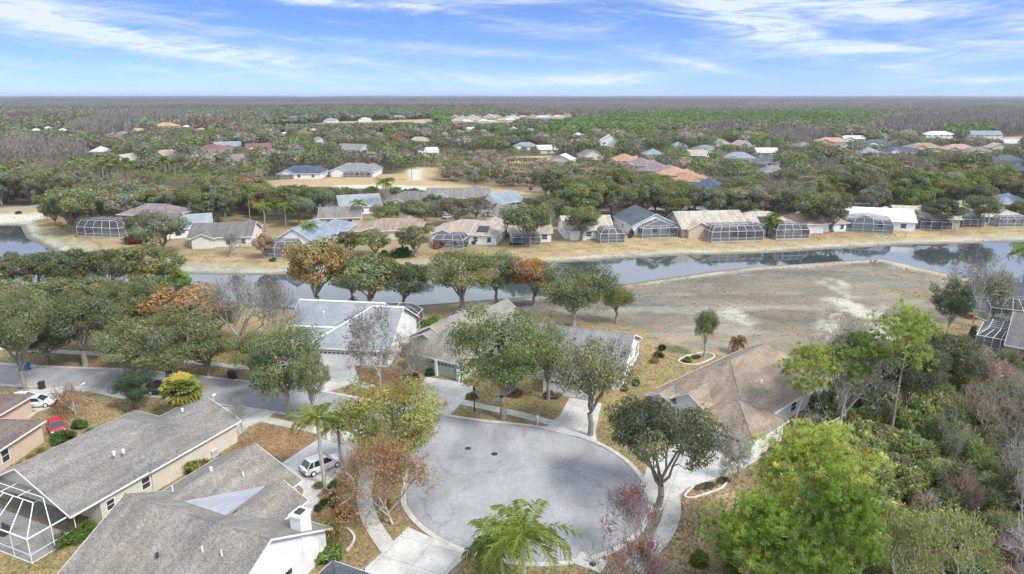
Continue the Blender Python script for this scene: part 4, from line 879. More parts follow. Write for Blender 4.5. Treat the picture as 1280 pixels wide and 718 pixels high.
def bare(seed, Rr=4., H=8., depth=5, kids=4, leaves=0, leafc=(1, 1, 1), base=.22, up=.25, twigcol=(1, 1, 1), leaf=.1, r0=.16, spread=.75, cluster=False, wt=.016):
    """a leafless or nearly leafless tree grown branch by branch"""
    rng = np.random.default_rng(seed); tr, tw, lf = NB(), NB(), NB()
    cur = [(np.array([0, 0, -.3]), np.array([rng.normal()*.08, rng.normal()*.08, 1.]), H*base+.3, r0)]
    tips = []; scale = (H*(1-base))/2.35
    for d in range(depth+1):
        nxt = []; A, B, R0, R1 = [], [], [], []
        for (p, v, L, r) in cur:
            v = v/np.linalg.norm(v); mid = p+v*L*.5+rng.normal(size=3)*L*.05; e = p+v*L+rng.normal(size=3)*L*.05
            A += [p, mid]; B += [mid, e]; rr = max(r*.62, wt*.5); R0 += [r, (r+rr)/2]; R1 += [(r+rr)/2, rr]
            if d < depth:
                n = kids if d else kids+1
                for k in range(n):
                    s = mid+(e-mid)*rng.uniform(.1, 1.) if k < n-1 else e
                    q = rng.normal(size=3); q /= np.linalg.norm(q); nv = v*(1-spread*.5)+q*spread; nv[2] += up
                    nxt.append((s, nv, (scale if d == 0 else L*rng.uniform(.55, .8)), max(r*.55, wt)))
            else: tips.append(e)
        A, B = np.array(A), np.array(B)
        (tr if d < 3 else tw).segs(A, B, np.array(R0), np.array(R1), ones(len(A), (1, 1, 1) if d < 3 else twigcol)*rng.uniform(.75, 1.3, (len(A), 1)), 5 if d < 2 else 3)
        cur = nxt
    tips = np.array(tips)
    # scale crown to the wanted spread and height
    rad = np.percentile(np.hypot(tips[:, 0], tips[:, 1]), 93); hh = np.percentile(tips[:, 2], 97); kx = Rr/rad; kz = H/hh
    for nb in (tr, tw): nb.V = [v*np.array([kx, kx, kz]) for v in nb.V]
    tips = tips*np.array([kx, kx, kz])
    if leaves:
        if cluster: ctr = tips[rng.choice(len(tips), 14)]; d = np.min(np.linalg.norm(tips[:, None]-ctr[None], axis=2), 1); pr = np.exp(-(d/.5)**2)+.03; pr /= pr.sum(); i = rng.choice(len(tips), leaves, p=pr)
        else: i = rng.integers(0, len(tips), leaves)
        c = tips[i]+rng.normal(size=(leaves, 3))*.16; a, b = rot_basis(rng, leaves); s = leaf*rng.uniform(.6, 1.4, (leaves, 1))
        col = np.array([leafc])*rng.normal(1, .22, (leaves, 1)); tw.quads(c, a*s, b*s*.6, np.clip(col, .1, 9))
    return tr.mesh('trunk', M['bark']), tw.mesh('crown', M['leaf'])
def pine(seed, Rr=3.6, H=13., tufts=430, base=.5, lean=0., need=34, nl=.40):
    rng = np.random.default_rng(seed); tr, cr = NB(), NB(); top = np.array([lean*H, 0, H*.93])
    tp = bent((0, 0, -.4), top, 7, rng, .008); path_segs(tr, tp, .19, .05, (1, 1, 1), 7)
    C_ = []
    nb = 30; lob = rng.normal(size=(8, 3)); lob /= np.linalg.norm(lob, axis=1)[:, None]; ctr = np.array([lean*H*(base+1)/2, 0, H*(base+1)/2]); rz = H*(1-base)/2
    for k in range(nb):
        v = rng.normal(size=3); v /= np.linalg.norm(v); 
        if v[2] < -.5: v[2] *= -1
        q = (.62+.45*max((lob@v).max(), 0)**3); e = ctr+np.array([v[0]*Rr, v[1]*Rr, v[2]*rz])*q
        t = np.clip((e[2]-H*.12)/(H*.93), base*.9, .98); p = tp[0]+(top-tp[0])*t; path_segs(tr, bent(p, e, 4, rng, .06, -.03), .05, .018, (1, 1, 1), 4)
        m0 = max(6, int(tufts/nb)); s_ = rng.uniform(.55, 1.05, m0)[:, None]; C_ += list(p+(e-p)*s_+rng.normal(size=(m0, 3))*np.array([.62, .62, .42])*Rr/3.8)
    C_ = np.array(C_); n = len(C_); idx = np.repeat(np.arange(n), need)
    ax = rng.normal(size=(n, 3))*.5+np.array([0, 0, .8]); v = rng.normal(size=(n*need, 3)); v /= np.linalg.norm(v, axis=1)[:, None]; v = v+ax[idx]*.75; v /= np.linalg.norm(v, axis=1)[:, None]
    L = nl*rng.uniform(.7, 1.2, (n*need, 1)); s = np.cross(v, rng.normal(size=v.shape)); s /= np.linalg.norm(s, axis=1)[:, None]
    o = C_[idx]; cs = rng.normal(1, .18, n); ye = rng.normal(.06, .10, n)
    col = (cs[idx]*rng.normal(1, .12, len(idx)))[:, None]*(1+ye[idx][:, None]*np.array([[1., .1, -.6]]))
    dead = rng.random(n) < .002; col[dead[idx]] *= np.array([1.5, .7, .5])
    w = .032
    cr.tris(o-s*w*.5, o+s*w*.5, o+v*L, np.clip(col, .1, 3)); m = o+v*L*.6
    cr.tris(m-s*w, m+s*w, o+v*L*1.05, np.clip(col*1.15, .1, 3))
    return tr.mesh('trunk', M['bark']), cr.mesh('crown', M['leaf'])
def queen_palm(seed, H=8., nf=20, L=3.0, trunk=True, leafl=.62, dens=26, r=.16, droop=1.):
    rng = np.random.default_rng(seed); tr, cr = NB(), NB(); top = np.array([rng.normal()*.1, rng.normal()*.1, H])
    if trunk: path_segs(tr, bent((0, 0, -.3), top, 6, rng, .006), r, r*.8, (1, 1, 1), 9); path_segs(tr, [top, top+np.array([0, 0, .7])], r*1.1, r*.5, (.8, 1.2, .5), 8)
    for k in range(nf):
        an = k*2.399+rng.normal()*.1; el = rng.uniform(-.15, 1.25) if k > nf*.3 else rng.uniform(.7, 1.4); LL = L*rng.uniform(.85, 1.1); d = np.array([math.cos(an), math.sin(an), 0])
        n = 12; pts = [top+np.array([0, 0, .5])]; a = el
        for j in range(n): pts.append(pts[-1]+(d*math.cos(a)+np.array([0, 0, math.sin(a)]))*LL/n); a -= (.13+.02*j*.6)*droop
        pts = np.array(pts); tint = rng.normal(1, .12); yel = 1+max(0, rng.normal(0, .18)); cf = np.array([tint*yel, tint, tint*.8])
        path_segs(cr, pts, .035, .008, tuple(np.array([1.3, 1.25, .9])*tint), 3)
        side = np.array([-d[1], d[0], 0]); t = np.linspace(.12, .99, dens); q = t*n; i = np.minimum(q.astype(int), n-1); f = (q-i)[:, None]; o = pts[i]*(1-f)+pts[i+1]*f; tan = pts[i+1]-pts[i]; tan /= np.linalg.norm(tan, axis=1)[:, None]
        for sg in (-1, 1):
            ll = (leafl*(np.sin(t*PI*.85+.3))**.6)[:, None]*rng.uniform(.85, 1.15, (dens, 1))
            dr = side*sg*.75+tan*.55+rng.normal(size=(dens, 3))*.18; dr[:, 2] -= .18; dr /= np.linalg.norm(dr, axis=1)[:, None]
            mid = o+dr*ll*.55; tip = o+dr*ll+np.array([0, 0, -.35])*ll
            w = tan*.035
            c = cf*rng.normal(1, .12, (dens, 1)); cr.tris(o-w, o+w, mid+w*.6, c); cr.tris(o-w*.3, mid+w*.9, tip, c*.95)
    return tr.mesh('trunk', M['bark']), cr.mesh('crown', M['leaf'])
def fan_palm(seed, H=9., Rr=1.5, nf=34, r=.2, k=7, skirt=.0):
    rng = np.random.default_rng(seed); tr, cr = NB(), NB(); top = np.array([0, 0, H])
    if H > .5: path_segs(tr, bent((0, 0, -.3), top, 5, rng, .005), r, r*.8, (1, 1, 1), 8)
    for j in range(nf):
        v = rng.normal(size=3); v /= np.linalg.norm(v); v[2] = v[2]*.8+.25; v /= np.linalg.norm(v); o = top+v*Rr*.42; side = np.cross(v, [0, 0, 1]); side /= np.linalg.norm(side)+1e-6; up = np.cross(side, v)
        path_segs(cr, [top, o], .03, .015, (1.1, 1.1, .8), 3); t = rng.normal(1, .15)*(1.15 if v[2] > .2 else .85); cf = np.array([t*(1+max(0, rng.normal(0, .2))), t, t*.75])
        an = np.linspace(-1.25, 1.25, k); dr = v[None]*np.cos(an)[:, None]+side[None]*np.sin(an)[:, None]+up[None]*.0; ll = Rr*rng.uniform(.5, .68, (k, 1))
        e = o+dr*ll; e[:, 2] -= .22*ll[:, 0]; w = np.cross(dr, up); w = w*.11*Rr; m = o+dr*ll*.55
        cr.tris(np.repeat(o[None], k, 0), m-w, e, np.clip(cf*rng.normal(1, .1, (k, 1)), .1, 4)); cr.tris(np.repeat(o[None], k, 0), e, m+w, np.clip(cf*rng.normal(1, .1, (k, 1)), .1, 4))
    return tr.mesh('trunk', M['bark']) if H > .5 else None, cr.mesh('crown', M['leaf'])
def shrub(seed, n=1800, leaf=.09, ncl=16, hue=.12, box=False, spiky=False, Rr=1., H=1.3, extra=None):
    """a leafy bush, radius about 1 and height about 1.3 before scaling"""
    rng = np.random.default_rng(seed); cr = NB()
    if box: cc = np.stack([rng.uniform(-.85, .85, ncl), rng.uniform(-.85, .85, ncl), rng.uniform(.2, .8, ncl)*H], 1); cs = np.full(ncl, .32)
    else:
        cc = rng.normal(size=(ncl, 3)); cc /= np.linalg.norm(cc, axis=1)[:, None]; cc[:, 2] = np.abs(cc[:, 2]); cc *= rng.uniform(.3, .72, (ncl, 1)); cc = cc*np.array([Rr, Rr, H*.85])+np.array([0, 0, .2]); cs = rng.uniform(.25, .42, ncl)
    idx = rng.integers(0, ncl, n); v = rng.normal(size=(n, 3)); v /= np.linalg.norm(v, axis=1)[:, None]; c = cc[idx]+v*(cs[idx]*rng.uniform(.5, 1.05, n))[:, None]; c[:, 2] = np.maximum(c[:, 2], .02)
    a, b = rot_basis(rng, n); s = leaf*rng.uniform(.6, 1.5, (n, 1)); sh = rng.normal(1, .17, ncl); wv = (rng.normal(0, hue, ncl)[idx]+rng.normal(0, hue*.6, n))[:, None]
    col = (sh[idx]*rng.normal(1, .22, n))[:, None]*(1+wv*np.array([[1.2, .1, -.9]]))
    if extra: m = rng.random(n) < extra[0]; col[m] = np.array(extra[1])*rng.uniform(.7, 1.3, (m.sum(), 1))
    if not spiky: a, b = facing(rng, v*.8+np.array([0, 0, .3]), .5)
    if spiky: cr.quads(c, (a*.5+v*.8)*s*1.9, b*s*.28, np.clip(col, .1, 4))
    else: cr.quads(c, a*s, b*s*.65, np.clip(col, .1, 4))
    return cr.mesh('foliage', M['leaf'])
def cypress(seed, H=12., Rr=2.2, n=260, leaf=.5, k=1.):
    """a bare upright cypress: a narrow cone of grey twigs"""
    rng = np.random.default_rng(seed); tr, cr = NB(), NB(); path_segs(tr, [(0, 0, -.3), (0, 0, H*.95)], .16, .04, (1, 1, 1), 5)
    t = rng.uniform(.15, 1, n); an = rng.uniform(0, 2*PI, n); rr = Rr*(1-t*.85)*rng.uniform(.2, 1., n)
    o = np.stack([np.zeros(n), np.zeros(n), t*H-.6], 1); e = np.stack([np.cos(an)*rr, np.sin(an)*rr, t*H+.25*H/12+rr*.35], 1)
    cr.segs(o*.5+e*.5-np.array([0, 0, .2]), e, np.full(n, .05*k), np.full(n, .02*k), ones(n, (1, 1, 1))*rng.uniform(.7, 1.3, (n, 1)), 3)
    m = n; c = e[rng.integers(0, n, m)]+rng.normal(size=(m, 3))*.3; a, b = rot_basis(rng, m); a[:, 2] += 1.2; a /= np.linalg.norm(a, axis=1)[:, None]
    cr.quads(c, a*leaf*rng.uniform(.6, 1.3, (m, 1)), b*.10*k, ones(m, (1, 1, 1))*rng.uniform(.7, 1.35, (m, 1)))
    return tr.mesh('trunk', M['bark']), cr.mesh('crown', M['leaf'])

TC = dict(oak=(.205, .222, .105), oakdark=(.155, .175, .088), oakgreen=(.17, .21, .08), oaklight=(.25, .265, .165), olive=(.19, .185, .105), autumn=(.31, .215, .10), rust=(.28, .13, .065), bare=(.38, .33, .285), baregrey=(.42, .39, .35), yellow=(.29, .275, .085),
          pine=(.34, .425, .105), palm=(.22, .29, .09), palmyel=(.29, .325, .10), bright=(.20, .29, .06), cyp=(.34, .29, .265), bark=(.26, .23, .19), barkgrey=(.40, .38, .34), green2=(.15, .19, .08))
PR = {}
for k in range(8): PR['oak%d' % k] = oak(100+k, 5., 9.+(k % 3), 24000, .083, 50+6*(k % 4), .70+.06*(k % 4), base=.2, open_=.22*(k % 2), hue=.08)
for k in range(3): PR['airy%d' % k] = oak(140+k, 5., 9., 15000, .085, 56, .74, base=.22, open_=.25, moss=.10, twig=420)
for k in range(5): PR['mid%d' % k] = oak(200+k, 5., 9., 9500, .15, 46, .76, base=.16, twig=60, moss=.12)
for k in range(5): PR['far%d' % k] = oak(300+k, 5., 8.5, 4200, .22, 34, .80, base=.16, twig=0, moss=.14)
PR['bare0'] = bare(1, 4, 8, 5, 4); PR['bare1'] = bare(2, 4, 8, 5, 4, up=.4); PR['bareorange'] = bare(3, 5, 8, 5, 4, leaves=5200, leafc=(1.1, .82, .50), leaf=.10, twigcol=(.95, .95, .95))
PR['berry'] = bare(4, 4, 5, 5, 4, leaves=420, leafc=(.95, .16, .15), leaf=.1, base=.1, r0=.08, cluster=True, up=.35)
PR['moss0'] = bare(5, 4, 8, 5, 4, leaves=1800, leafc=(.6, .66, .42), leaf=.11, up=.0); PR['moss1'] = bare(6, 4, 8, 5, 4, leaves=1500, leafc=(.9, .9, .8), leaf=.11, up=-.05)
PR['pale0'] = bare(7, 4, 7, 5, 4, leaves=2200, leafc=(.75, .85, .40), leaf=.1, up=.3); PR['twiggy'] = bare(8, 3.4, 7, 5, 4, up=.1, leaves=900, leafc=(.5, .33, .25), leaf=.1)
PR['pine0'] = pine(1); PR['pine1'] = pine(2, 4.2, 13, 560, .42, nl=.42); PR['pine2'] = pine(3, 3.4, 13, 480, .55, lean=.28); PR['pine3'] = pine(4, 4.6, 12, 900, .26, nl=.42)
PR['queen0'] = queen_palm(1); PR['queen1'] = queen_palm(2, nf=24, L=3.4); PR['queenlow'] = queen_palm(5, 1.2, 26, 2.6, r=.14)
PR['fan0'] = fan_palm(1, 9); PR['fan1'] = fan_palm(2, 9, 1.6, 40); PR['sabal'] = fan_palm(3, 3.4, 2.0, 60, k=9); PR['palmetto'] = fan_palm(4, .3, 1.0, 20, k=9)
for k in range(3): PR['cyp%d' % k] = cypress(k+10)
SH = {'bush0': shrub(1), 'bush1': shrub(2, 1500, .1), 'bush2': shrub(3, 1800, .085, spiky=True), 'hedge': shrub(4, 3600, .075, 40, .05, box=True), 'dense': shrub(5, 4200, .075, 26, .06, H=1.5), 'flower': shrub(6, 4200, .075, 26, .05, H=1.5, extra=(.04, (5.5, 5., 4.6))),
      'pepper0': shrub(7, 8000, .07, 20, .06, extra=(.10, (.9, .42, .9))), 'pepper1': shrub(8, 8000, .07, 22, .06, extra=(.08, (.8, .4, .8))), 'vine0': shrub(9, 4200, .07, 26, .12, spiky=True, extra=(.2, (1.5, 1.35, 1.4)), H=1.6), 'col': shrub(10, 2200, .06, 20, .04, H=1.3)}
def tree(kind, proto, px, pyb, pyt, wpx, col, label, cat='tree', group=None, bark='bark', rz=None, name=None, z=None, asp=1., zb=None):
    """a tree whose foot stands at pixel (px, pyb), whose top reaches row pyt and whose crown is wpx wide"""
    x, y = P(px, pyb, 0)
    g = gz(x, y)
    if g < -.05: x, y = P(px, pyb, g); g = gz(x, y)
    f = y*_c-(0-CAMH)*_s; r = wpx*f/FPX/2
    v = (359-pyt)/FPX; t = y/(_c+v*_s); h = CAMH+t*(-_s+v*_c)-g; h = max(1., h)
    if 'palm' not in kind: a_ = math.atan2(CAMH-h*.7, y); hc = h*.4; h = max(h*.7, h-(math.hypot(r*math.sin(a_), hc*math.cos(a_))/math.cos(a_)-hc)*.8)
    return place(kind, proto, x, y, g, r, h, col, label, cat, group, bark, rz, asp=asp)
BASE = {'oak': (5, 9), 'airy': (5, 9), 'mid': (5, 9), 'far': (5, 8.5), 'bare': (4, 8), 'bareorange': (5, 8), 'berry': (4, 5), 'moss': (4, 8), 'pale': (4, 7), 'twiggy': (3.4, 7), 'pine0': (3.8, 13), 'pine1': (4.4, 13), 'pine2': (3.6, 13), 'pine3': (4.8, 12), 'queen0': (2.7, 10.), 'queen1': (3., 10.3), 'queenlow': (2.3, 3.), 'fan': (1.6, 10.3), 'sabal': (2., 5.), 'palmetto': (1.1, 1.2), 'cyp': (2.2, 12.3)}
_bs = {}
def base_of(p):
    """real spread and height of a prototype"""
    if p not in _bs:
        me = PR[p][1]; v = np.empty(len(me.vertices)*3, np.float32); me.vertices.foreach_get('co', v); v = v.reshape(-1, 3)
        c = np.median(v[:, :2], 0); _bs[p] = (float(np.percentile(np.hypot(*(v[:, :2]-c).T), 96)), float(np.percentile(v[:, 2], 99.3)))
    return _bs[p]
def place(kind, proto, x, y, g, r, h, col, label, cat='tree', group=None, bark='bark', rz=None, asp=1., parts=True):
    br, bh = base_of(proto); tr, cr = PR[proto]
    c = TC[col] if isinstance(col, str) else col; j = random.uniform(.88, 1.12); c = (c[0]*j*random.uniform(.94, 1.06), c[1]*j, c[2]*j)
    asp = asp*random.uniform(.86, 1.14)
    root = empty(kind, (x, y, g), random.uniform(0, 2*PI) if rz is None else rz, label, cat, group)
    sc = (r/br, r/br*asp, h/bh)
    if tr is not None:
        o = link('trunk', tr, root, scale=sc); o.color = (*TC[bark], 1)
    o = link('crown', cr, root, scale=sc); o.color = (*c, 1); return root
def bush(px, py, wpx, hpx, proto, col, label, name='shrub', group=None, cat='shrub', asp=1., rz=None):
    x, y = P(px, py); g = gz(x, y); f = y*_c+CAMH*_s; r = wpx*f/FPX/2; h = max(.3, hpx*f/FPX/1.1-r*.3)
    y += r*.8; j = random.uniform(.9, 1.12); c = TC[col] if isinstance(col, str) else col
    o = link(name, SH[proto], None, (x, y, g-.05), (0, 0, random.uniform(0, 6.28) if rz is None else rz), (r, r*asp, h/1.35)); o.color = (c[0]*j, c[1]*j, c[2]*j, 1); return tag(o, label, cat, group)
# ------------------------------------------------------------ the trees one can point at
T = tree
# along the left street
T('live_oak', 'oak0', 33, 489, 366, 99, 'oak', 'big grey-green live oak at the left edge beside the dark wheelie bin')
T('live_oak', 'oak1', 107, 458, 368, 103, 'oakdark', 'live oak on the far verge of the street, second from the left edge')
T('live_oak', 'oak2', 214, 486, 385, 135, 'oak', 'widest grey-green live oak, hanging over the street above the round magnolia')
T('live_oak', 'oak4', 160, 440, 352, 99, 'oakdark', 'dark live oak behind the street oaks, left of the amber one')
T('maple_tree', 'mid0', 238, 430, 358, 92, 'autumn', 'amber and orange maple between the oaks and the bare grey tree')
T('bare_tree', 'bare0', 303, 445, 344, 100, 'bare', 'large bare pinkish-grey tree left of the pale blue roof', bark='barkgrey')
T('bare_tree', 'bare1', 345, 440, 350, 66, 'bare', 'smaller bare tree against the left end of the pale blue roof', bark='barkgrey')
T('live_oak', 'oak3', 360, 519, 404, 103, (0.184, 0.219, 0.0976), 'green street oak with straight grey trunk in a mulch bed, beside the slim oak', bark='barkgrey')
T('live_oak', 'airy0', 392, 528, 438, 58, 'oak', 'slim open-crowned oak in front of the white bungalow drive', bark='barkgrey')
T('bare_tree', 'twiggy', 474, 484, 382, 84, 'bare', 'bare brown twiggy tree in front of the pale blue roof', bark='barkgrey')
T('mossy_tree', 'moss1', 513, 480, 414, 70, (0.385, 0.336, 0.288), 'short bushy grey mossy tree beside the green bungalow', bark='bark')
T('live_oak', 'oak2', 629, 524, 388, 124, 'oakgreen', 'tall green oak beside the black lamp post, left one of the pair before the roof')
T('live_oak', 'airy1', 684, 500, 404, 66, (0.233, 0.253, 0.129), 'olive-green oak right behind the tall green oak in front of the blue-grey roof')
T('live_oak', 'airy2', 738, 545, 428, 100, (.245, .26, .15), 'pale silvery oak with a leaning fork at the kerb in front of the white gable')
T('live_oak', 'oak0', 822, 634, 500, 150, (0.129, 0.15, 0.0838), 'large dark spreading oak at the right rim of the turning circle')
T('mossy_tree', 'moss0', 922, 596, 515, 74, (0.398, 0.357, 0.274), 'sparse mossy tree leaning over the drive of the brown-roofed bungalow')
T('yellowing_tree', 'oak2', 497, 596, 476, 128, 'yellow', 'yellow-green turning tree at the neck of the turning circle')
T('bare_tree', 'bareorange', 492, 655, 532, 146, (0.36, 0.29, 0.22), 'nearly leafless tree with orange-brown leaf scraps on the grass island left of the turning circle', bark='barkgrey')
T('queen_palm', 'queen0', 405, 608, 512, 68, 'palm', 'slender queen palm beside the white car', 'palm', bark='barkgrey')
T('queen_palm', 'queen0', 428, 598, 520, 58, 'palm', 'shorter queen palm just right of the white car', 'palm', bark='barkgrey')
T('queen_palm', 'queen1', 452, 590, 512, 62, 'palmyel', 'yellowish queen palm pressed against the yellow-green tree', 'palm', bark='barkgrey')
T('queen_palm', 'queen1', 655, 790, 648, 122, (.25, .31, .075), 'big queen palm with drooping yellow-green fronds at the bottom centre', 'palm', bark='barkgrey')
T('queen_palm', 'queenlow', 628, 722, 660, 90, (0.205, 0.288, 0.081), 'low palm clump under the big queen palm at the bottom centre', 'palm')
T('berry_tree', 'berry', 792, 706, 604, 108, (0.36, 0.31, 0.3), 'leafless grey shrub-tree with crimson leaf tips over the kerb, bottom right of the circle', bark='barkgrey')
T('berry_tree', 'berry', 785, 762, 666, 106, (0.34, 0.29, 0.27), 'second crimson-tipped bare shrub-tree at the bottom edge', bark='barkgrey')
T('magnolia_tree', 'oak3', 175, 514, 461, 54, (0.0879, 0.129, 0.0672), 'compact round dark green magnolia at the roadside')
T('sabal_palm', 'sabal', 232, 524, 470, 56, 'palmyel', 'squat sabal palm with big yellow-green fans behind the long grey roof', 'palm')
T('crape_myrtle', 'twiggy', 94, 520, 481, 48, (0.398, 0.219, 0.136), 'brown leafless crape myrtle with fanned stems in a mulch ring', bark='barkgrey')
T('bare_tree', 'bare0', 303, 545, 500, 26, 'baregrey', 'small bare sapling by the pale drive at the end of the long grey roof', bark='barkgrey')
T('bare_tree', 'bare1', 226, 560, 520, 36, 'baregrey', 'bare sapling rising in front of the long grey roof', bark='barkgrey')
T('young_tree', 'airy0', 880, 446, 388, 34, 'oakgreen', 'slim young oak on the edged island bed beside the dry lake bed')
T('small_palm', 'queenlow', 921, 441, 421, 24, (0.316, 0.205, 0.122), 'little brown palm at the back corner of the brown roof', 'palm')
T('cypress_tree', 'far1', 865, 522, 489, 9, (0.081, 0.129, 0.0603), 'narrow dark columnar cypress beside the little white gables')
# pines and the wood at the right
T('pine_tree', 'pine2', 980, 560, 436, 86, 'pine', 'leaning pine with a bare trunk between the brown roof and the patio', rz=.5)
T('pine_tree', 'pine2', 1040, 550, 420, 84, (0.191, 0.274, 0.0672), 'leaning pine with a long bare trunk in front of the grey mossy tree', rz=.6)
T('pine_tree', 'pine0', 1114, 545, 380, 84, 'pine', 'tallest pine of the wood, bright crown against the dry lake bed')
T('mossy_tree', 'moss1', 1052, 535, 398, 104, (.46, .44, .41), 'grey leafless tree hung with moss behind the leaning pine', bark='barkgrey')
T('dead_tree', 'bare0', 1046, 528, 400, 84, (.52, .50, .47), 'pale grey leafless tree with bare white limbs between the two leaning pines', bark='barkgrey')
T('mossy_tree', 'moss0', 1092, 500, 420, 60, (0.426, 0.398, 0.343), 'grey mossy tree partly hidden by the tallest pine', bark='barkgrey')
T('evergreen_tree', 'oak4', 1182, 424, 352, 46, (0.0879, 0.115, 0.0603), 'dark conical evergreen at the right corner of the dry lake bed')
T('live_oak', 'oak5', 1150, 500, 408, 96, (0.115, 0.136, 0.081), 'dark oak in the wood, below the conical evergreen')
T('live_oak', 'oak1', 1128, 530, 430, 80, (0.109, 0.129, 0.0741), 'dark oak directly right of the tallest pine')
T('live_oak', 'airy0', 1195, 490, 425, 60, (0.178, 0.191, 0.122), 'greyish oak on the lawn side of the wood')
T('pine_tree', 'pine3', 1000, 722, 524, 146, 'pine', 'largest bright green pine crown at the lower right')
T('pine_tree', 'pine3', 930, 770, 606, 120, (0.205, 0.309, 0.0603), 'bright green pine at the bottom edge, left one of the group')
T('pine_tree', 'pine3', 1032, 775, 584, 118, (0.219, 0.316, 0.0603), 'bright green pine at the bottom edge, right one of the group')
T('pine_tree', 'pine3', 972, 800, 640, 150, (0.191, 0.288, 0.0603), 'bright green pine cut by the bottom edge, foremost of the group')
T('dead_tree', 'bare0', 1275, 690, 545, 110, (0.42, 0.4, 0.36), 'white leafless dead tree at the right edge', bark='barkgrey')
T('dead_tree', 'moss1', 1268, 640, 500, 90, (0.34, 0.3, 0.25), 'grey dead tree draped in brown vines at the right edge', bark='barkgrey')
T('pale_tree', 'pale0', 1115, 765, 648, 100, (0.42, 0.44, 0.24), 'pale yellow-green budding tree at the bottom edge, nearest the pines', bark='barkgrey')
T('pale_tree', 'pale0', 1192, 780, 640, 120, (0.44, 0.45, 0.27), 'pale budding tree at the bottom edge, middle one', bark='barkgrey')
T('dead_tree', 'bare1', 1262, 790, 640, 120, (0.46, 0.44, 0.42), 'white twiggy bare tree in the bottom right corner', bark='barkgrey')
T('mossy_tree', 'moss1', 1216, 408, 316, 82, (0.36, 0.35, 0.29), 'grey mossy tree in front of the peach lakeside bungalow', bark='barkgrey')
T('live_oak', 'airy1', 1240, 400, 338, 44, 'oakgreen', 'small green oak just right of the grey mossy lakeside tree')
T('queen_palm', 'queen1', 1276, 366, 306, 60, 'palm', 'queen palm at the right edge beside the lake', 'palm')
# near shore of the lake
T('live_oak', 'mid1', 395, 384, 300, 91, (0.288, 0.24, 0.109), 'olive-bronze tree on the near shore, left of the green shore oaks')
T('live_oak', 'mid2', 462, 388, 318, 96, 'oak', 'green oak on the near shore behind the pale blue roof')
T('live_oak', 'mid3', 505, 384, 330, 66, 'oakdark', 'dark oak on the near shore above the pool cage')
T('live_oak', 'oak1', 578, 391, 314, 96, 'oak', 'shapely oak with spreading pale limbs on the near shore, centre')
T('live_oak', 'oak3', 620, 379, 314, 62, (0.15, 0.184, 0.0948), 'green oak on the shore just right of the shapely oak')
T('maple_tree', 'mid4', 668, 382, 322, 70, (0.371, 0.24, 0.109), 'orange-brown maple on the near shore, behind the peak of the grey-tan roof')
T('live_oak', 'oak2', 717, 409, 328, 96, (0.164, 0.205, 0.0976), 'dark green oak with white-grey limbs just behind the blue-grey roof', bark='barkgrey')
T('live_oak', 'airy2', 770, 404, 356, 46, 'oakgreen', 'small oak on the lakebed edge right of the dark green one')
k = 0
for (px, pb, pt, w, pr, col, lb) in ((6, 372, 318, 62, 'mid0', 'olive', 'olive tree in the left corner by the pond'), (50, 372, 316, 60, 'mid1', 'oakdark', 'dark shore oak left, first of three against the water'), (98, 370, 312, 66, 'mid2', 'oakdark', 'dark shore oak left, middle of three against the water'), (140, 366, 312, 54, 'mid3', 'oakdark', 'dark shore oak left, last of three against the water'),
    (190, 372, 308, 84, 'mid4', 'oak', 'full-crowned oak on the near shore right of the dark three'), (225, 372, 336, 34, 'mid2', 'bright', 'small bright green tree at the water beside the full-crowned oak'), (20, 410, 352, 80, 'mid3', 'oak', 'oak behind the left-edge street oak'), (75, 420, 350, 90, 'mid0', 'oakdark', 'oak crown above the second street oak'),
    (118, 408, 350, 70, 'mid4', 'oak', 'oak crown between the shore trio and the street oaks'), (180, 405, 346, 66, 'mid1', 'oak', 'grey-green oak below the full-crowned shore oak'), (275, 425, 372, 70, 'oak4', 'oak', 'oak right of the amber maple'), (262, 470, 415, 76, 'oak5', 'oak', 'lower oak right of the widest street oak'), (320, 480, 418, 66, 'oak1', (0.191, 0.205, 0.0948), 'olive oak behind the green street oak'),
    (60, 455, 392, 84, 'oak3', 'oakdark', 'oak between the two left street oaks'), (168, 470, 404, 84, 'oak0', 'oak', 'oak left of the widest street oak'), (440, 372, 330, 50, 'mid0', 'oak', 'small oak at the water left of the bronze tree')):
    T('live_oak', pr, px, pb, pt, int(w*1.04), col, lb)
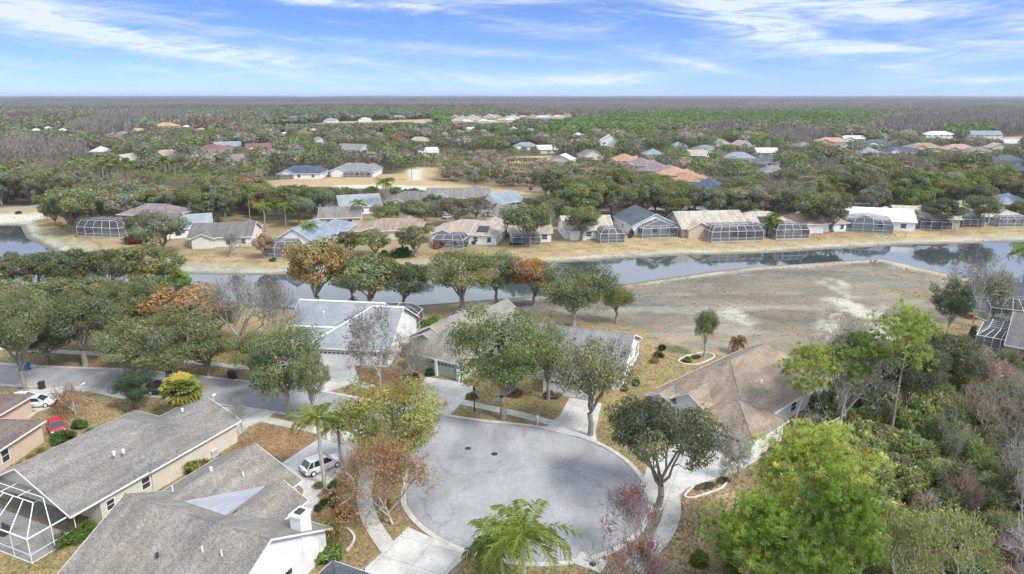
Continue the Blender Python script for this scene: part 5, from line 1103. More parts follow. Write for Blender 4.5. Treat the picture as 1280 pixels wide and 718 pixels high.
# far bank, in front of and between the houses
for (kd, px, pb, pt, w, pr, col, lb) in (('live_oak', 92, 292, 236, 66, 'mid0', 'oak', 'big oak at the left end of the far bank beside the pool cage'), ('small_palm', 122, 284, 252, 44, 'queen0', 'bright', 'bright green palm clump left of the two-storey peach house'), ('live_oak', 205, 318, 266, 66, 'mid3', 'oaklight', 'pale grey-green oak before the blue-white roof on the far bank'),
    ('live_oak', 180, 306, 268, 40, 'mid1', 'oakdark', 'dark small tree left of the pale grey-green one on the far bank'), ('bare_tree', 288, 322, 292, 42, 'bare1', 'bare', 'low bare shrub-tree by the gable wall on the far bank'), ('maple_tree', 330, 324, 294, 30, 'mid4', (0.371, 0.247, 0.191), 'russet pinkish tree left of the A-shaped house'),
    ('queen_palm', 388, 312, 278, 28, 'queen0', 'palm', 'palm at the right edge of the A-shaped house'), ('queen_palm', 332, 290, 254, 26, 'queen0', 'palm', 'palm left of the A-shaped house'), ('queen_palm', 358, 286, 254, 24, 'queen1', 'bright', 'bright palm right behind the A-shaped house'), ('queen_palm', 450, 280, 250, 26, 'queen1', 'bright', 'bright yellow-green palm left of the low hip roof'),
    ('live_oak', 438, 322, 290, 46, 'mid2', 'olive', 'olive tree left in the green clump on the far bank'), ('live_oak', 470, 322, 288, 44, 'mid0', 'oak', 'tree in the middle of the green clump on the far bank'), ('live_oak', 520, 322, 284, 46, 'mid1', 'olive', 'tree at the right end of the green clump on the far bank'), ('live_oak', 545, 270, 244, 40, 'mid4', 'oakdark', 'dark open oak in front of the second row, left'), ('live_oak', 518, 282, 250, 46, 'mid2', 'oak', 'oak above the low hip roof, second row'),
    ('live_oak', 662, 309, 256, 66, 'mid3', 'oak', 'full grey-green oak on the far bank before the half-hidden house'), ('live_oak', 727, 301, 258, 54, 'mid4', (0.191, 0.219, 0.0948), 'lighter round oak on the far bank right of the full grey-green one'), ('bare_tree', 767, 276, 244, 34, 'bare0', (0.34, 0.27, 0.24), 'bare pinkish tree left of the slate roof'), ('queen_palm', 484, 268, 222, 26, 'queen1', 'palm', 'tall lone palm in the second row before the canal'),
    ('live_oak', 1040, 290, 242, 52, 'mid0', 'oakdark', 'dark oak left of the bright white roof, right one of the pair'), ('live_oak', 1012, 288, 240, 50, 'mid1', 'oak', 'oak left of the bright white roof, left one of the pair'), ('live_oak', 1176, 286, 249, 58, 'mid2', 'oakdark', 'dark round oak on the far bank before the solar-panel roof'), ('live_oak', 1225, 284, 245, 44, 'mid3', 'oak', 'grey-green round oak on the far bank before the porch house'), ('live_oak', 1276, 274, 252, 30, 'mid4', 'oak', 'oak at the right edge of the far bank'),
    ('queen_palm', 966, 294, 266, 20, 'queen0', 'palm', 'small palm beside the two pool cages'), ('small_palm', 964, 296, 270, 26, 'queenlow', 'palm', 'low palm in front of the two pool cages')):
    T(kd, pr, px, pb, pt, w, col, lb, 'palm' if 'palm' in kd else 'tree')
# groups of tall palms
def palms(kind, lst, proto, col, label, group):
    for (px, pb, pt, w) in lst: AUTO[T(kind, proto, px, pb, pt, w, col, label, 'palm', group).name] = 'tall fan palm' if 'wash' in kind else 'green feathery palm'
palms('washingtonia_palm', [(131, 232, 200, 11), (141, 230, 205, 12), (149, 228, 198, 11), (160, 222, 197, 11), (161, 235, 206, 10), (176, 222, 206, 12), (191, 224, 208, 11), (208, 225, 195, 12), (220, 228, 199, 11), (229, 227, 197, 11), (275, 215, 196, 10), (283, 220, 203, 10)], 'fan0', 'palmyel', 'tall thin fan palm standing in the line of palms above the trees at the upper left', 'line of tall fan palms at the upper left')
palms('washingtonia_palm', [(1178, 218, 203, 14), (1190, 220, 205, 12), (1200, 220, 204, 14), (1170, 216, 206, 12), (1208, 222, 207, 12), (1186, 214, 200, 12)], 'fan1', 'palmyel', 'yellow-green fan palm in the palm clump among oaks at the right', 'palm clump among the oaks at the right')
palms('queen_palm', [(515, 226, 205, 12), (553, 216, 200, 14), (774, 226, 206, 14), (697, 248, 222, 18), (1008, 262, 238, 22)], 'queen0', 'palm', 'green feathery palm rising between roofs in the middle distance', 'scattered palms of the middle distance')
# ------------------------------------------------------------ bushes, hedges, beds
G = (0.129, 0.184, 0.0534)
bush(82, 690, 52, 30, 'hedge', (0.129, 0.198, 0.0465), 'clipped green box hedge at the corner of the screened porch', 'hedge', asp=.45, rz=R(62))
bush(240, 598, 38, 30, 'bush1', (0.247, 0.219, 0.0603), 'yellow-green round shrub by the cream side wall of the long grey house')
bush(128, 632, 22, 26, 'bush0', (0.205, 0.191, 0.0948), 'olive shrub against the cream wall, under the red-tipped one')
bush(143, 622, 14, 26, 'bush0', (0.42, 0.14, 0.04), 'red-orange shrub against the cream wall of the long grey house')
bush(72, 558, 36, 24, 'dense', (0.0948, 0.171, 0.0465), 'deep green round shrub at the corner of the peach bungalow')
bush(94, 540, 24, 18, 'dense', (0.109, 0.184, 0.0465), 'smaller deep green shrub nearer the street than the round one')
bush(108, 545, 18, 12, 'bush0', (0.191, 0.205, 0.081), 'pale olive shrub beside the two deep green ones')
for k, (px, py, w, h, c) in enumerate([(12, 592, 14, 10, (0.233, 0.191, 0.0948)), (24, 584, 14, 10, (0.205, 0.191, 0.081)), (36, 576, 14, 12, (0.316, 0.247, 0.0948)), (48, 568, 14, 12, (0.288, 0.26, 0.081)), (60, 570, 16, 10, (0.219, 0.191, 0.122))]):
    bush(px, py, w, h, 'bush2', c, 'small mixed plant, %s from the left in the bed along the peach wall' % ['first', 'second', 'third', 'fourth', 'fifth'][k], 'bedding_plant', 'plants along the peach wall', 'plant')
bush(296 + 100, 614, 20, 14, 'bush2', (0.233, 0.219, 0.0948), 'spiky shrub at the foot of the slender palm')
bush(418, 610, 16, 12, 'bush0', (0.164, 0.191, 0.0741), 'small round shrub right of the palm foot')
for k, (px, py, w, h) in enumerate([(416, 628, 15, 13), (405, 634, 14, 13), (396, 641, 13, 12), (417, 636, 14, 12)]):
    bush(px, py, w, h, 'dense', (0.0879, 0.157, 0.0534), 'round dark green clipped shrub by the entrance path, %s of its row' % ['topmost', 'second', 'lowest', 'rightmost'][k], 'shrub', 'round clipped shrubs by the entrance path')
bush(424, 655, 44, 22, 'bush2', (0.32, 0.15, 0.05), 'rusty orange spreading shrub in the edged bed')
T('small_palm', 'queenlow', 418, 683, 648, 30, (0.316, 0.316, 0.109), 'small yellowish palm below the rusty shrub', 'palm')
bush(408, 712, 46, 34, 'bush1', (0.178, 0.26, 0.0672), 'bright green bush against the white gable wall at the bottom')
bush(478, 636, 26, 12, 'bush2', (0.33, 0.2, 0.04), 'golden low shrub on the grass island')
bush(536, 472, 14, 14, 'dense', (0.0741, 0.109, 0.0534), 'dark square shrub left of the green garage door')
bush(514, 478, 26, 14, 'bush0', (0.15, 0.0879, 0.0672), 'dark maroon low shrub under the mossy tree')
bush(535, 408, 34, 16, 'hedge', (0.15, 0.274, 0.0396), 'bright green hedge strip between the pale blue roof and the green bungalow', 'hedge', asp=.3, rz=R(60))
bush(795, 484, 14, 14, 'dense', (0.0948, 0.129, 0.0603), 'round dark shrub by the white gable end, nearer one')
bush(781, 490, 16, 12, 'bush0', (0.122, 0.15, 0.0741), 'olive shrub at the front corner of the white gable end')
bush(826, 449, 18, 12, 'dense', (0.191, 0.191, 0.0534), 'olive-yellow round shrub behind the white gable end')
bush(829, 440, 13, 12, 'dense', (0.0879, 0.115, 0.0534), 'dark round shrub behind the olive-yellow one')
bush(819, 455, 13, 12, 'bush0', (0.371, 0.247, 0.15), 'tan dry shrub at the back corner of the white gable')
bush(860, 454, 16, 10, 'dense', (0.15, 0.233, 0.0534), 'green cushion shrub on the edged island bed')
bush(872, 450, 14, 8, 'dense', (0.136, 0.191, 0.0534), 'darker cushion shrub on the edged island bed')
bush(843, 515, 30, 24, 'bush2', (0.343, 0.15, 0.0948), 'red-brown shrub before the little white gables')
bush(816, 505, 18, 16, 'bush0', (0.288, 0.164, 0.109), 'brown shrub left of the little white gables')
bush(888, 618, 44, 14, 'bush0', (0.15, 0.129, 0.0879), 'low brown planting inside the long kerbed island', asp=.32, rz=R(22))
bush(908, 608, 26, 12, 'bush0', (0.15, 0.129, 0.0879), 'low brown planting at the narrow end of the kerbed island', asp=.4, rz=R(22))
bush(590, 500, 20, 10, 'bush0', (0.191, 0.191, 0.0672), 'low shrub row by the walk in front of the green bungalow')
bush(690, 500, 30, 14, 'bush0', (0.205, 0.122, 0.081), 'brown low shrubs under the olive-green oak')
bush(640, 498, 30, 14, 'bush0', (0.191, 0.136, 0.081), 'brown low shrubs under the tall green oak')
bush(497, 400, 12, 8, 'bush0', (0.15, 0.164, 0.081), 'small bush by the lakeside cage')
bush(1232, 446, 26, 20, 'bush2', (0.343, 0.164, 0.0948), 'russet shrub in front of the blue-ribbed screened room')
bush(1218, 400, 26, 10, 'bush2', (0.371, 0.178, 0.109), 'russet low shrub left of the peach wall')
bush(1252, 402, 12, 8, 'bush0', (0.398, 0.191, 0.109), 'russet pot-like shrub at the peach wall')
bush(1216, 432, 12, 30, 'dense', (0.081, 0.109, 0.0534), 'dark shrub at the left side of the blue-ribbed room')
for k, (px, py, w, h, c, lb) in enumerate([(162, 306, 34, 20, (0.343, 0.15, 0.0948), 'red-brown shrub on the far bank by the peach house'), (165, 300, 14, 12, (0.426, 0.191, 0.109), 'russet small shrub left of the pale oak on the far bank'), (340, 326, 12, 8, G, 'small green shrub before the A-shaped house'), (500, 322, 32, 22, (0.0948, 0.164, 0.0534), 'deep green dense bush on the far bank'), (478, 322, 20, 14, (0.122, 0.164, 0.0672), 'green bush left of the deep green one on the far bank'),
    (548, 312, 20, 16, (0.316, 0.178, 0.15), 'red-brown bush at the domed pool cage'), (568, 308, 10, 8, G, 'green bush at the domed pool cage, left'), (581, 309, 11, 9, G, 'green bush at the domed pool cage, middle'), (593, 306, 10, 9, G, 'green bush at the domed pool cage, right'), (612, 306, 10, 7, (0.316, 0.164, 0.122), 'red bush by the white wall right of the domed cage'), (790, 296, 8, 12, (0.136, 0.178, 0.0672), 'upright bush left of the slate gable'), (788, 298, 8, 7, (0.15, 0.122, 0.081), 'brown bush under the slate gable'),
    (851, 292, 9, 9, (0.136, 0.191, 0.0534), 'green bush right of the slate gable'), (922, 296, 14, 12, (0.343, 0.191, 0.0948), 'orange-brown bush at the wide pool cage'), (945, 292, 8, 8, G, 'green bush right of the wide pool cage'), (1008, 292, 12, 9, G, 'green bush beside the pair of oaks'), (980, 292, 12, 10, (0.371, 0.205, 0.122), 'russet bush between the two pool cages'), (1212, 283, 22, 8, (0.081, 0.109, 0.0534), 'dark low hedge at the porch house'), (1258, 280, 20, 6, (0.081, 0.109, 0.0534), 'dark low hedge right of the porch house'),
    (20, 268, 10, 6, G, 'bush by the far left road'), (645, 308, 20, 8, (0.178, 0.191, 0.0948), 'low bush under the full grey-green oak')]):
    bush(px, py, w, h, 'dense' if k % 3 else 'bush0', c, lb)
# understorey of the wood at the right
rg = random.Random(3)
wood = [(x, y) for (x, y) in [(rg.uniform(28, 100), rg.uniform(34, 96)) for _ in range(5200)]]
placed = []
for (x, y) in wood:
    d = sdist(np.array([x]), np.array([y]), WOODS)[0]
    if d > -1.2: continue
    if any((x-a)**2+(y-b)**2 < (1.9 if q == 'p' else 2.4)**2 for (a, b, q) in placed): continue
    px, py = proj(x, y, 1)
    if px > 1420 or py > 800: continue
    if 1050 < px < 1185 and 490 < py < 680 and rg.random() < .93: q = 'p'
    elif px < 1090: q = 'g' if rg.random() < .6 else 'p'
    elif px > 1165 and py < 640: q = 'v'
    else: q = rg.choice('vgbv')
    placed.append((x, y, q))
lbl = {'p': ('pepper_shrub', 'yellow-green spiky-leaved bush with reddish stems in the wood understorey', 'yellow-green understorey bushes of the wood'), 'v': ('vine_thicket', 'brown tangled vine-covered thicket at the right side of the wood', 'brown vine thickets of the wood'),
       'g': ('shrub', 'green undergrowth bush beneath the pines', 'green undergrowth beneath the pines'), 'b': ('brush_clump', 'leafless purplish-brown brush on the floor of the wood', 'brown brush of the wood floor')}
for (x, y, q) in placed:
    n_, l_, g_ = lbl[q]; r = rg.uniform(1.3, 3.0); h = {'p': rg.uniform(2.2, 4.2), 'v': rg.uniform(1.8, 5.4), 'g': rg.uniform(1.4, 3.), 'b': rg.uniform(.7, 1.5)}[q]
    pr = {'p': rg.choice(['pepper0', 'pepper1']), 'v': 'vine0', 'g': 'bush2', 'b': 'vine0'}[q]
    c = {'p': rg.choice([(.34, .37, .13), (.29, .34, .12), (.36, .36, .14), (.25, .30, .11), (.31, .31, .14)]), 'v': rg.choice([(.22, .27, .11), (.27, .27, .14), (.20, .25, .10), (.36, .28, .21), (.24, .28, .12), (.17, .21, .09), (.40, .36, .27)]), 'g': (0.178, 0.219, 0.0741), 'b': (0.233, 0.15, 0.129)}[q]
    o = link(n_, SH[pr], None, (x, y, -.1), (0, 0, rg.uniform(0, 6.28)), (r, r, h/1.4)); j = rg.uniform(.8, 1.2); o.color = (c[0]*j, c[1]*j, c[2]*j, 1); tag(o, l_, 'shrub', g_); AUTO[o.name] = {'p': 'yellow-green spiky bush', 'v': 'brown vine thicket', 'g': 'green undergrowth bush', 'b': 'purplish-brown brush'}[q]
rg = random.Random(12)
for k, (px, py, w, h) in enumerate([(1188, 560, 50, 55), (1225, 540, 56, 60), (1200, 625, 46, 40), (1262, 520, 56, 60)]):
    AUTO[T('bare_tree', rg.choice(['twiggy', 'moss1', 'bare0', 'moss0']), px, py+20, py-h, w*1.3, rg.choice([(.40, .31, .25), (.42, .38, .33), (.31, .275, .19)]), 'brown bare brushy tree rising from the vine thickets', group='bare trees among the vine thickets').name] = 'brown bare brushy tree'
rg = random.Random(9)
for k in range(34):
    x, y = P(rg.uniform(850, 1130), rg.uniform(640, 760)); 
    if sdist(np.array([x]), np.array([y]), WOODS)[0] > 0: continue
    pr = PR['palmetto'][1]; s = rg.uniform(.8, 1.3); o = link('saw_palmetto', pr, None, (x, y, .2), (0, 0, rg.uniform(0, 6.28)), (s*1.2, s*1.2, s*1.2)); o.color = (.13, .19, .04, 1); tag(o, 'low fan-leaved palmetto at the edge of the pines by the dry lawn', 'palmetto', 'palmettos at the edge of the pines'); AUTO[o.name] = 'low fan-leaved palmetto'

# ------------------------------------------------------------ trees of the middle distance
FREE = [(c, 0) for c in Z_FARTAN]
CLEAR = Z_TAN[:1]+Z_SAND[:1]+Z_FARTAN+[LAKE]
SEEN = []
for (x_, y_) in [(345, 233), (370, 234), (395, 234), (420, 235), (445, 235), (470, 235), (495, 228), (520, 222), (500, 236), (525, 237), (550, 238), (575, 240), (600, 242), (625, 245), (650, 248), (675, 249)]: q_ = P(x_, y_); SEEN.append((q_[0], q_[1], 8., 1.))
for (x_, y_) in [(131, 232), (145, 230), (162, 228), (176, 224), (191, 224), (208, 225), (220, 228), (231, 227), (279, 220), (1178, 218), (1192, 220), (1206, 222), (484, 268)]: q_ = P(x_, y_); SEEN.append((q_[0], q_[1], 6., 5.))
NH = len(HOUSES)
for (a, b_) in [(x_, 158-x_*.014+5) for x_ in range(335, 548, 10)]+[(x_, 262) for x_ in range(-5, 60, 10)]+[(x_, 200) for x_ in range(645, 700, 10)]: q_ = P(a, b_); HOUSES.append((q_[0], q_[1], 9.))
def clear_mask(X, Y, m=3.):
    ok = np.ones(X.shape, bool)
    for pl in CLEAR: ok &= sdist(X, Y, pl) > m
    for (hx, hy, hr) in HOUSES: ok &= (X-hx)**2+(Y-hy)**2 > (hr+1.5)**2
    return ok
def hmax_at(X, Y):
    """tallest tree that still lets the camera-side face of the houses behind be seen over it"""
    out = np.full(X.shape, 99.)
    for (hx, hy, hr) in HOUSES:
        D = math.hypot(hx, hy); dx, dy = hx/D, hy/D; al = X*dx+Y*dy; la = np.abs(-X*dy+Y*dx); gap = D-al
        m = (gap > 0) & (gap < min(330, max(95, 9*D/CAMH))) & (la < hr*.80); out = np.where(m, np.minimum(out, 2.4+(CAMH-3)*gap/D), out)
    for (hx, hy, hr, hz) in SEEN:
        D = math.hypot(hx, hy); dx, dy = hx/D, hy/D; al = X*dx+Y*dy; la = np.abs(-X*dy+Y*dx); gap = D-al
        m = (gap > -2) & (gap < 95) & (la < hr); out = np.where(m, np.minimum(out, np.maximum(hz, 0)+(CAMH-hz)*np.maximum(gap, 0)/D), out)
    return out
rng = np.random.default_rng(21)
N = 26000; yy = np.sqrt(rng.uniform(205**2, 640**2, N)); xx = rng.uniform(-1, 1, N)*(yy*.80+12)
ok = clear_mask(xx, yy) & (yy > 212)
xx, yy = xx[ok], yy[ok]; hm = hmax_at(xx, yy); px, py = proj(xx, yy, 4.); kd = far_kind(px, py)
marsh = sdist(xx, yy, Z_MARSH[0]) < 0
order = np.argsort(yy); kept = {}; sel = []
for i in order:
    s = 8. if kd[i] != 1 else 4.2
    if marsh[i]: s = 3.7
    cx, cy = int(xx[i]//8), int(yy[i]//8); bad = False
    for a in (-1, 0, 1):
        for b_ in (-1, 0, 1):
            for (u, v) in kept.get((cx+a, cy+b_), ()):
                if (u-xx[i])**2+(v-yy[i])**2 < s*s: bad = True; break
            if bad: break
        if bad: break
    if bad: continue
    kept.setdefault((cx, cy), []).append((xx[i], yy[i])); sel.append(i)
AREA = [(0, 'left of the lone tall palm', 480), (480, 'around the sandy canal', 640), (640, 'behind the middle of the far-bank row', 860), (860, 'behind the right end of the far-bank row', 2000)]
KIND = {0: ('live_oak', 'oak'), 1: ('bald_cypress', 'cypress'), 2: ('pine_tree', 'pine'), 3: ('maple_tree', 'maple')}
NCOUNT = {}; merged = []
GREENS = [TC['oak'], TC['oakdark'], (.20, .205, .13), (.155, .17, .09), (.235, .235, .155), (.175, .20, .085), (.215, .195, .125), (.19, .25, .075)]
for i in sel:
    x, y, k, h0 = float(xx[i]), float(yy[i]), int(kd[i]), float(hm[i]); rr = rng.random()
    g = 0.; H_ = rng.uniform(8.5, 13.)
    if marsh[i]: H_ = rng.uniform(1.8, 5.5)
    if H_ > h0: H_ = h0*rng.uniform(.8, 1.)
    if H_ < 1.6 or (H_ < 3 and rng.random() < .4): continue
    kind = KIND[k][0]; c = GREENS[int(rr*8)]; q = rng.random()
    if k == 0:
        if q < .12: kind, c = 'bare_tree', (0.371, 0.309, 0.26)
        elif q < .135: kind, c = 'maple_tree', (.26, .185, .12)
        elif q < .18: kind, c = 'queen_palm', TC['palm']
    elif k == 1: c = (.31, .27, .23); H_ = min(h0, rng.uniform(9, 13))
    elif k == 2: c = (.155, .19, .075)
    elif k == 3: c = (.25, .18, .115)
    if marsh[i]:
        kind = 'marsh_shrub'; c = [(0.219, 0.205, 0.109), (0.288, 0.219, 0.15), (0.15, 0.178, 0.081), (0.343, 0.288, 0.233)][int(rr*4)]
    rad = H_*rng.uniform(.48, .66); rad = max(rad, 1.2)
    if kind == 'bald_cypress': rad = H_*.2
    if kind == 'queen_palm': rad = 2.4; H_ = max(H_, 5)
    NCOUNT[kind] = NCOUNT.get(kind, 0)+1
    lim = {'live_oak': 230, 'bald_cypress': 200, 'pine_tree': 150, 'bare_tree': 60, 'maple_tree': 60, 'queen_palm': 50, 'marsh_shrub': 160}[kind]
    if NCOUNT[kind] > lim: merged.append((x, y, kind, H_, rad, c)); continue
    px_, _ = proj(x, y, 0); ar = [a for a in AREA if px_ < a[2]][0]
    pretty = {'live_oak': ('dark green oak' if c[1] < .13 else 'pale grey-green oak' if c[1] > .162 else 'bright green oak' if c[1] > c[0]*1.25 else 'grey-green oak'), 'bald_cypress': 'bare pinkish-grey cypress', 'pine_tree': 'bright green pine', 'bare_tree': 'bare grey-brown tree', 'maple_tree': 'rusty orange-brown maple', 'queen_palm': 'feathery green palm', 'marsh_shrub': 'brownish marsh shrub'}[kind]
    where = 'in the tree belt '+ar[1]; 
    pn = {'live_oak': 'far%d' % rng.integers(5), 'bald_cypress': 'cyp%d' % rng.integers(3), 'pine_tree': 'far%d' % rng.integers(5), 'bare_tree': 'bare%d' % rng.integers(2), 'maple_tree': 'far%d' % rng.integers(5), 'queen_palm': 'queen0', 'marsh_shrub': 'far%d' % rng.integers(5)}[kind]
    if kind == 'live_oak' and y < 300: pn = 'mid%d' % rng.integers(5)
    ob = place(kind, pn, x, y, g, rad, H_, c, pretty+' '+where, 'palm' if 'palm' in kind else ('shrub' if 'shrub' in kind else 'tree'), pretty.split()[-1]+'s '+where); AUTO[ob.name] = pretty
# ------------------------------------------------------------ the far woods (stuff)
def far_wood(name, lst, label, nq, sz, upr=False):
    """many distant trees as one mesh: each a short trunk and a crown of leaf clumps"""
    r_ = np.random.default_rng(len(lst)); A = np.array([(a[0], a[1], a[3], a[4]) for a in lst]); Cc = np.array([a[5] for a in lst]); n = len(A)
    nb = NB(); idx = np.repeat(np.arange(n), nq)
    v = r_.normal(size=(n*nq, 3)); v /= np.linalg.norm(v, axis=1)[:, None]; v[:, 2] = np.where(v[:, 2] < -.3, -v[:, 2], v[:, 2]); rr = r_.uniform(.55, 1., (n*nq, 1))
    H_ = A[idx, 2:3]; rad = A[idx, 3:4]
    if upr:
        t = r_.uniform(.1, 1, (n*nq, 1)); c = np.concatenate([A[idx, :2]+v[:, :2]*rad*(1-t*.8)*rr, t*H_], 1); a = v*.3+np.array([0, 0, 1.]); b = np.cross(a, r_.normal(size=v.shape)); b /= np.linalg.norm(b, axis=1)[:, None]
        s = sz*H_*r_.uniform(.6, 1.3, (n*nq, 1)); nb.quads(c, a*s, b*s*.22, Cc[idx]*r_.normal(1, .2, (n*nq, 1)).clip(.4, 1.8))
    else:
        c = np.concatenate([A[idx, :2]+v[:, :2]*rad*rr, H_*.60+v[:, 2:]*H_*.38*rr], 1); a, b = facing(r_, v+np.array([0, 0, .2]), .4); s = sz*rad*r_.uniform(.6, 1.4, (n*nq, 1)); nb.quads(c, a*s, b*s*.7, Cc[idx]*r_.normal(1, .2, (n*nq, 1)).clip(.4, 1.8))
    base = np.concatenate([A[:, :2], np.full((n, 1), -.3)], 1); top = base.copy(); top[:, 2] = A[:, 2]*.7; nb.segs(base, top, A[:, 3]*.06, A[:, 3]*.03, ones(n, (0.233, 0.205, 0.178)), 3)
    o = link(name, nb.mesh(name, M['leaf'])); o.color = (1, 1, 1, 1); return tag(o, label, 'woodland', kind='stuff')
gr = [m for m in merged if m[2] not in ('bald_cypress', 'marsh_shrub')]; cy = [m for m in merged if m[2] in ('bald_cypress',)]; ms = [m for m in merged if m[2] == 'marsh_shrub']
far_wood('distant_woodland', gr, 'green tree canopy of the suburb fading into the distance', 190, .13)
if cy: far_wood('distant_cypress_wood', cy, 'belts of bare grey-pink cypress in the middle distance', 70, .09, True)
if ms: far_wood('marsh_scrub', ms, 'low brownish scrub of the marsh beyond the canal', 60, .22)
N = 60000; yy = 630*np.exp(rng.uniform(0, math.log(2300/630), N)); xx = rng.uniform(-1, 1, N)*(yy*.80+20); ok = clear_mask(xx, yy, 2.); xx, yy = xx[ok], yy[ok]
px, py = proj(xx, yy, 5.); kd = far_kind(px, py); hm = hmax_at(xx, yy); g1, g2 = [], []
keep = rng.random(len(xx)) < np.clip((yy/1500), .25, 1); pn_ = fbm(xx, yy, 120, 4, 77)
for i in np.nonzero(keep)[0]:
    x, y = float(xx[i]), float(yy[i]); k = int(kd[i]); H_ = min(rng.uniform(8, 13), float(hm[i])); 
    if H_ < 3: continue
    if k == 1: g2.append((x, y, 'c', rng.uniform(10, 14) if H_ > 8 else H_, 3.2, tuple(np.array((.27, .235, .20))*rng.uniform(.8, 1.2))))
    else:
        c = {0: GREENS[int(rng.random()*7)], 2: (0.15, 0.219, 0.0672), 3: (.20, .145, .10)}[k]; c = np.array(c)*(.75+.5*pn_[i]); 
        if k == 0 and rng.random() < .12: c = np.array((0.288, 0.24, 0.205))
        g1.append((x, y, 'o', H_, rng.uniform(5, 7), tuple(c)))
far_wood('distant_woodland', g1, 'far green woodland below the horizon', 26, .36)
far_wood('distant_cypress_wood', g2, 'far belts of bare grey-brown cypress below the horizon', 26, .16, True)
def canopy():
    """the closed forest canopy that runs on to the horizon"""
    ys = [1500.]
    while ys[-1] < 15000: ys.append(ys[-1]*1.0075)
    ys = np.array(ys); nx = 1150; t = np.linspace(-1, 1, nx); X = (ys*.86+40)[:, None]*t; Y = np.repeat(ys[:, None], nx, 1); X = X+rng.uniform(-.5, .5, X.shape)*(ys*.0012)[:, None]
    px, py = proj(X, Y, 8.); k = far_kind(px, py); Z = np.where(k == 1, 10., 9.)+rng.normal(size=X.shape)*1.6+5*(fbm(X, Y, 300, 3, 31)-.5)+34*np.clip((Y-5000)/6000, 0, 1)*np.clip(fbm(X, Y*.3, 1100, 4, 12)-.3, 0, 1)
    Z = np.where(Y < 1560, -1, Z)
    n = fbm(X, Y*.25, 500, 4, 51)[..., None]; col = np.array([[.10, .12, .065], [.18, .155, .135], [.10, .14, .055], [.16, .125, .09]])[k]*(.7+.6*fbm(X, Y*.5, 160, 3, 58)[..., None])
    far = np.clip((Y-2800)/1500, 0, 1)[..., None]; mix = np.array([.13, .115, .105])*n+np.array([.085, .095, .07])*(1-n); col = col*(1-far)+mix*far; col = col*(1+rng.normal(size=X.shape)[..., None]*.22).clip(.5, 1.6)
    idx = np.arange(len(ys)*nx).reshape(len(ys), nx); F = np.stack([idx[:-1, :-1], idx[:-1, 1:], idx[1:, 1:], idx[1:, :-1]], -1).reshape(-1, 4)
    o = link('distant_forest', mesh_np('distant_forest', np.stack([X, Y, Z], -1).reshape(-1, 3), F, M['leaf'], col.reshape(-1, 3))); o.color = (1, 1, 1, 1); tag(o, 'unbroken forest canopy reaching the horizon', 'forest', kind='stuff')
canopy()
# ------------------------------------------------------------ grass tufts, fallen leaves, shore weeds (nobody could count them)
def scatter(name, label, X, Y, Z, w, h, col, flat=False, blades=3):
    r_ = np.random.default_rng(len(X)); nb = NB(); n = len(X); o = np.stack([X, Y, Z], 1); w = np.asarray(w)*np.ones(n); h = np.asarray(h)*np.ones(n)
    if flat:
        an = r_.uniform(0, 2*PI, n); a = np.stack([np.cos(an), np.sin(an), r_.normal(size=n)*.25], 1); b = np.stack([-np.sin(an), np.cos(an), r_.normal(size=n)*.25], 1)
        nb.quads(o+np.array([0, 0, .03]), a*w[:, None], b*w[:, None]*.6, col)
    else:
        for k in range(blades):
            an = r_.uniform(0, 2*PI, n); d = np.stack([np.cos(an), np.sin(an), np.zeros(n)], 1); q = np.stack([-np.sin(an), np.cos(an), np.zeros(n)], 1)
            nb.tris(o-q*w[:, None]*.5, o+q*w[:, None]*.5, o+d*w[:, None]*.8+np.array([0, 0, 1.])*h[:, None], col*r_.normal(1, .12, (n, 1)))
    ob = link(name, nb.mesh(name, M['leaf'])); ob.color = (1, 1, 1, 1); return tag(ob, label, 'ground cover', kind='stuff')
def paved(X, Y, m=.0):
    bad = np.zeros(X.shape, bool)
    for pl in PAVED: bad |= sdist(X, Y, pl) < m
    return bad
r_ = np.random.default_rng(77)
N = 120000; Y = 42+(118-42)*r_.random(N)**1.2; X = r_.uniform(-1, 1, N)*(Y*.8+5)
ok = ~paved(X, Y, .35) & (sdist(X, Y, WOODS) > -2) & (sdist(X, Y, BED) > 1) & (sdist(X, Y, LAKE) > 3); X, Y = X[ok], Y[ok]
nz = fbm(X, Y, 3, 4, 9)[:, None]; pal = np.array([[.40, .29, .17], [.30, .24, .12], [.24, .22, .09], [.46, .36, .22]])[r_.integers(0, 4, len(X))]; ol = np.clip((nz-.5)*5, 0, 1)
scatter('grass', 'short dormant grass of the front and back yards', X, Y, np.full(len(X), .0), r_.uniform(.08, .2, len(X)), r_.uniform(.05, .14, len(X)), pal*(1-ol*.4)+np.array([.2, .2, .07])*ol*.4)
lx, ly = [], []
for (px, py, rad, n) in [(629, 520, 5, 900), (740, 543, 4, 600), (822, 632, 5, 1100), (492, 650, 5, 1500), (497, 592, 4, 500), (360, 518, 4, 500), (303, 560, 7, 1800), (94, 520, 3, 400), (474, 484, 5, 900), (513, 478, 4, 600), (430, 660, 4, 600), (430, 620, 3, 500), (790, 700, 5, 700), (860, 650, 8, 1200), (107, 458, 6, 600), (214, 486, 6, 700), (590, 690, 3, 200), (300, 440, 8, 900), (690, 500, 5, 600), (33, 488, 5, 500), (980, 560, 8, 900)]:
    a, b_ = P(px, py); lx.append(a+r_.normal(size=n)*rad*.6); ly.append(b_+r_.normal(size=n)*rad*.6)
X, Y = np.concatenate(lx), np.concatenate(ly); ok = (~paved(X, Y, .1)) | (r_.random(len(X)) < .10); X, Y = X[ok], Y[ok]
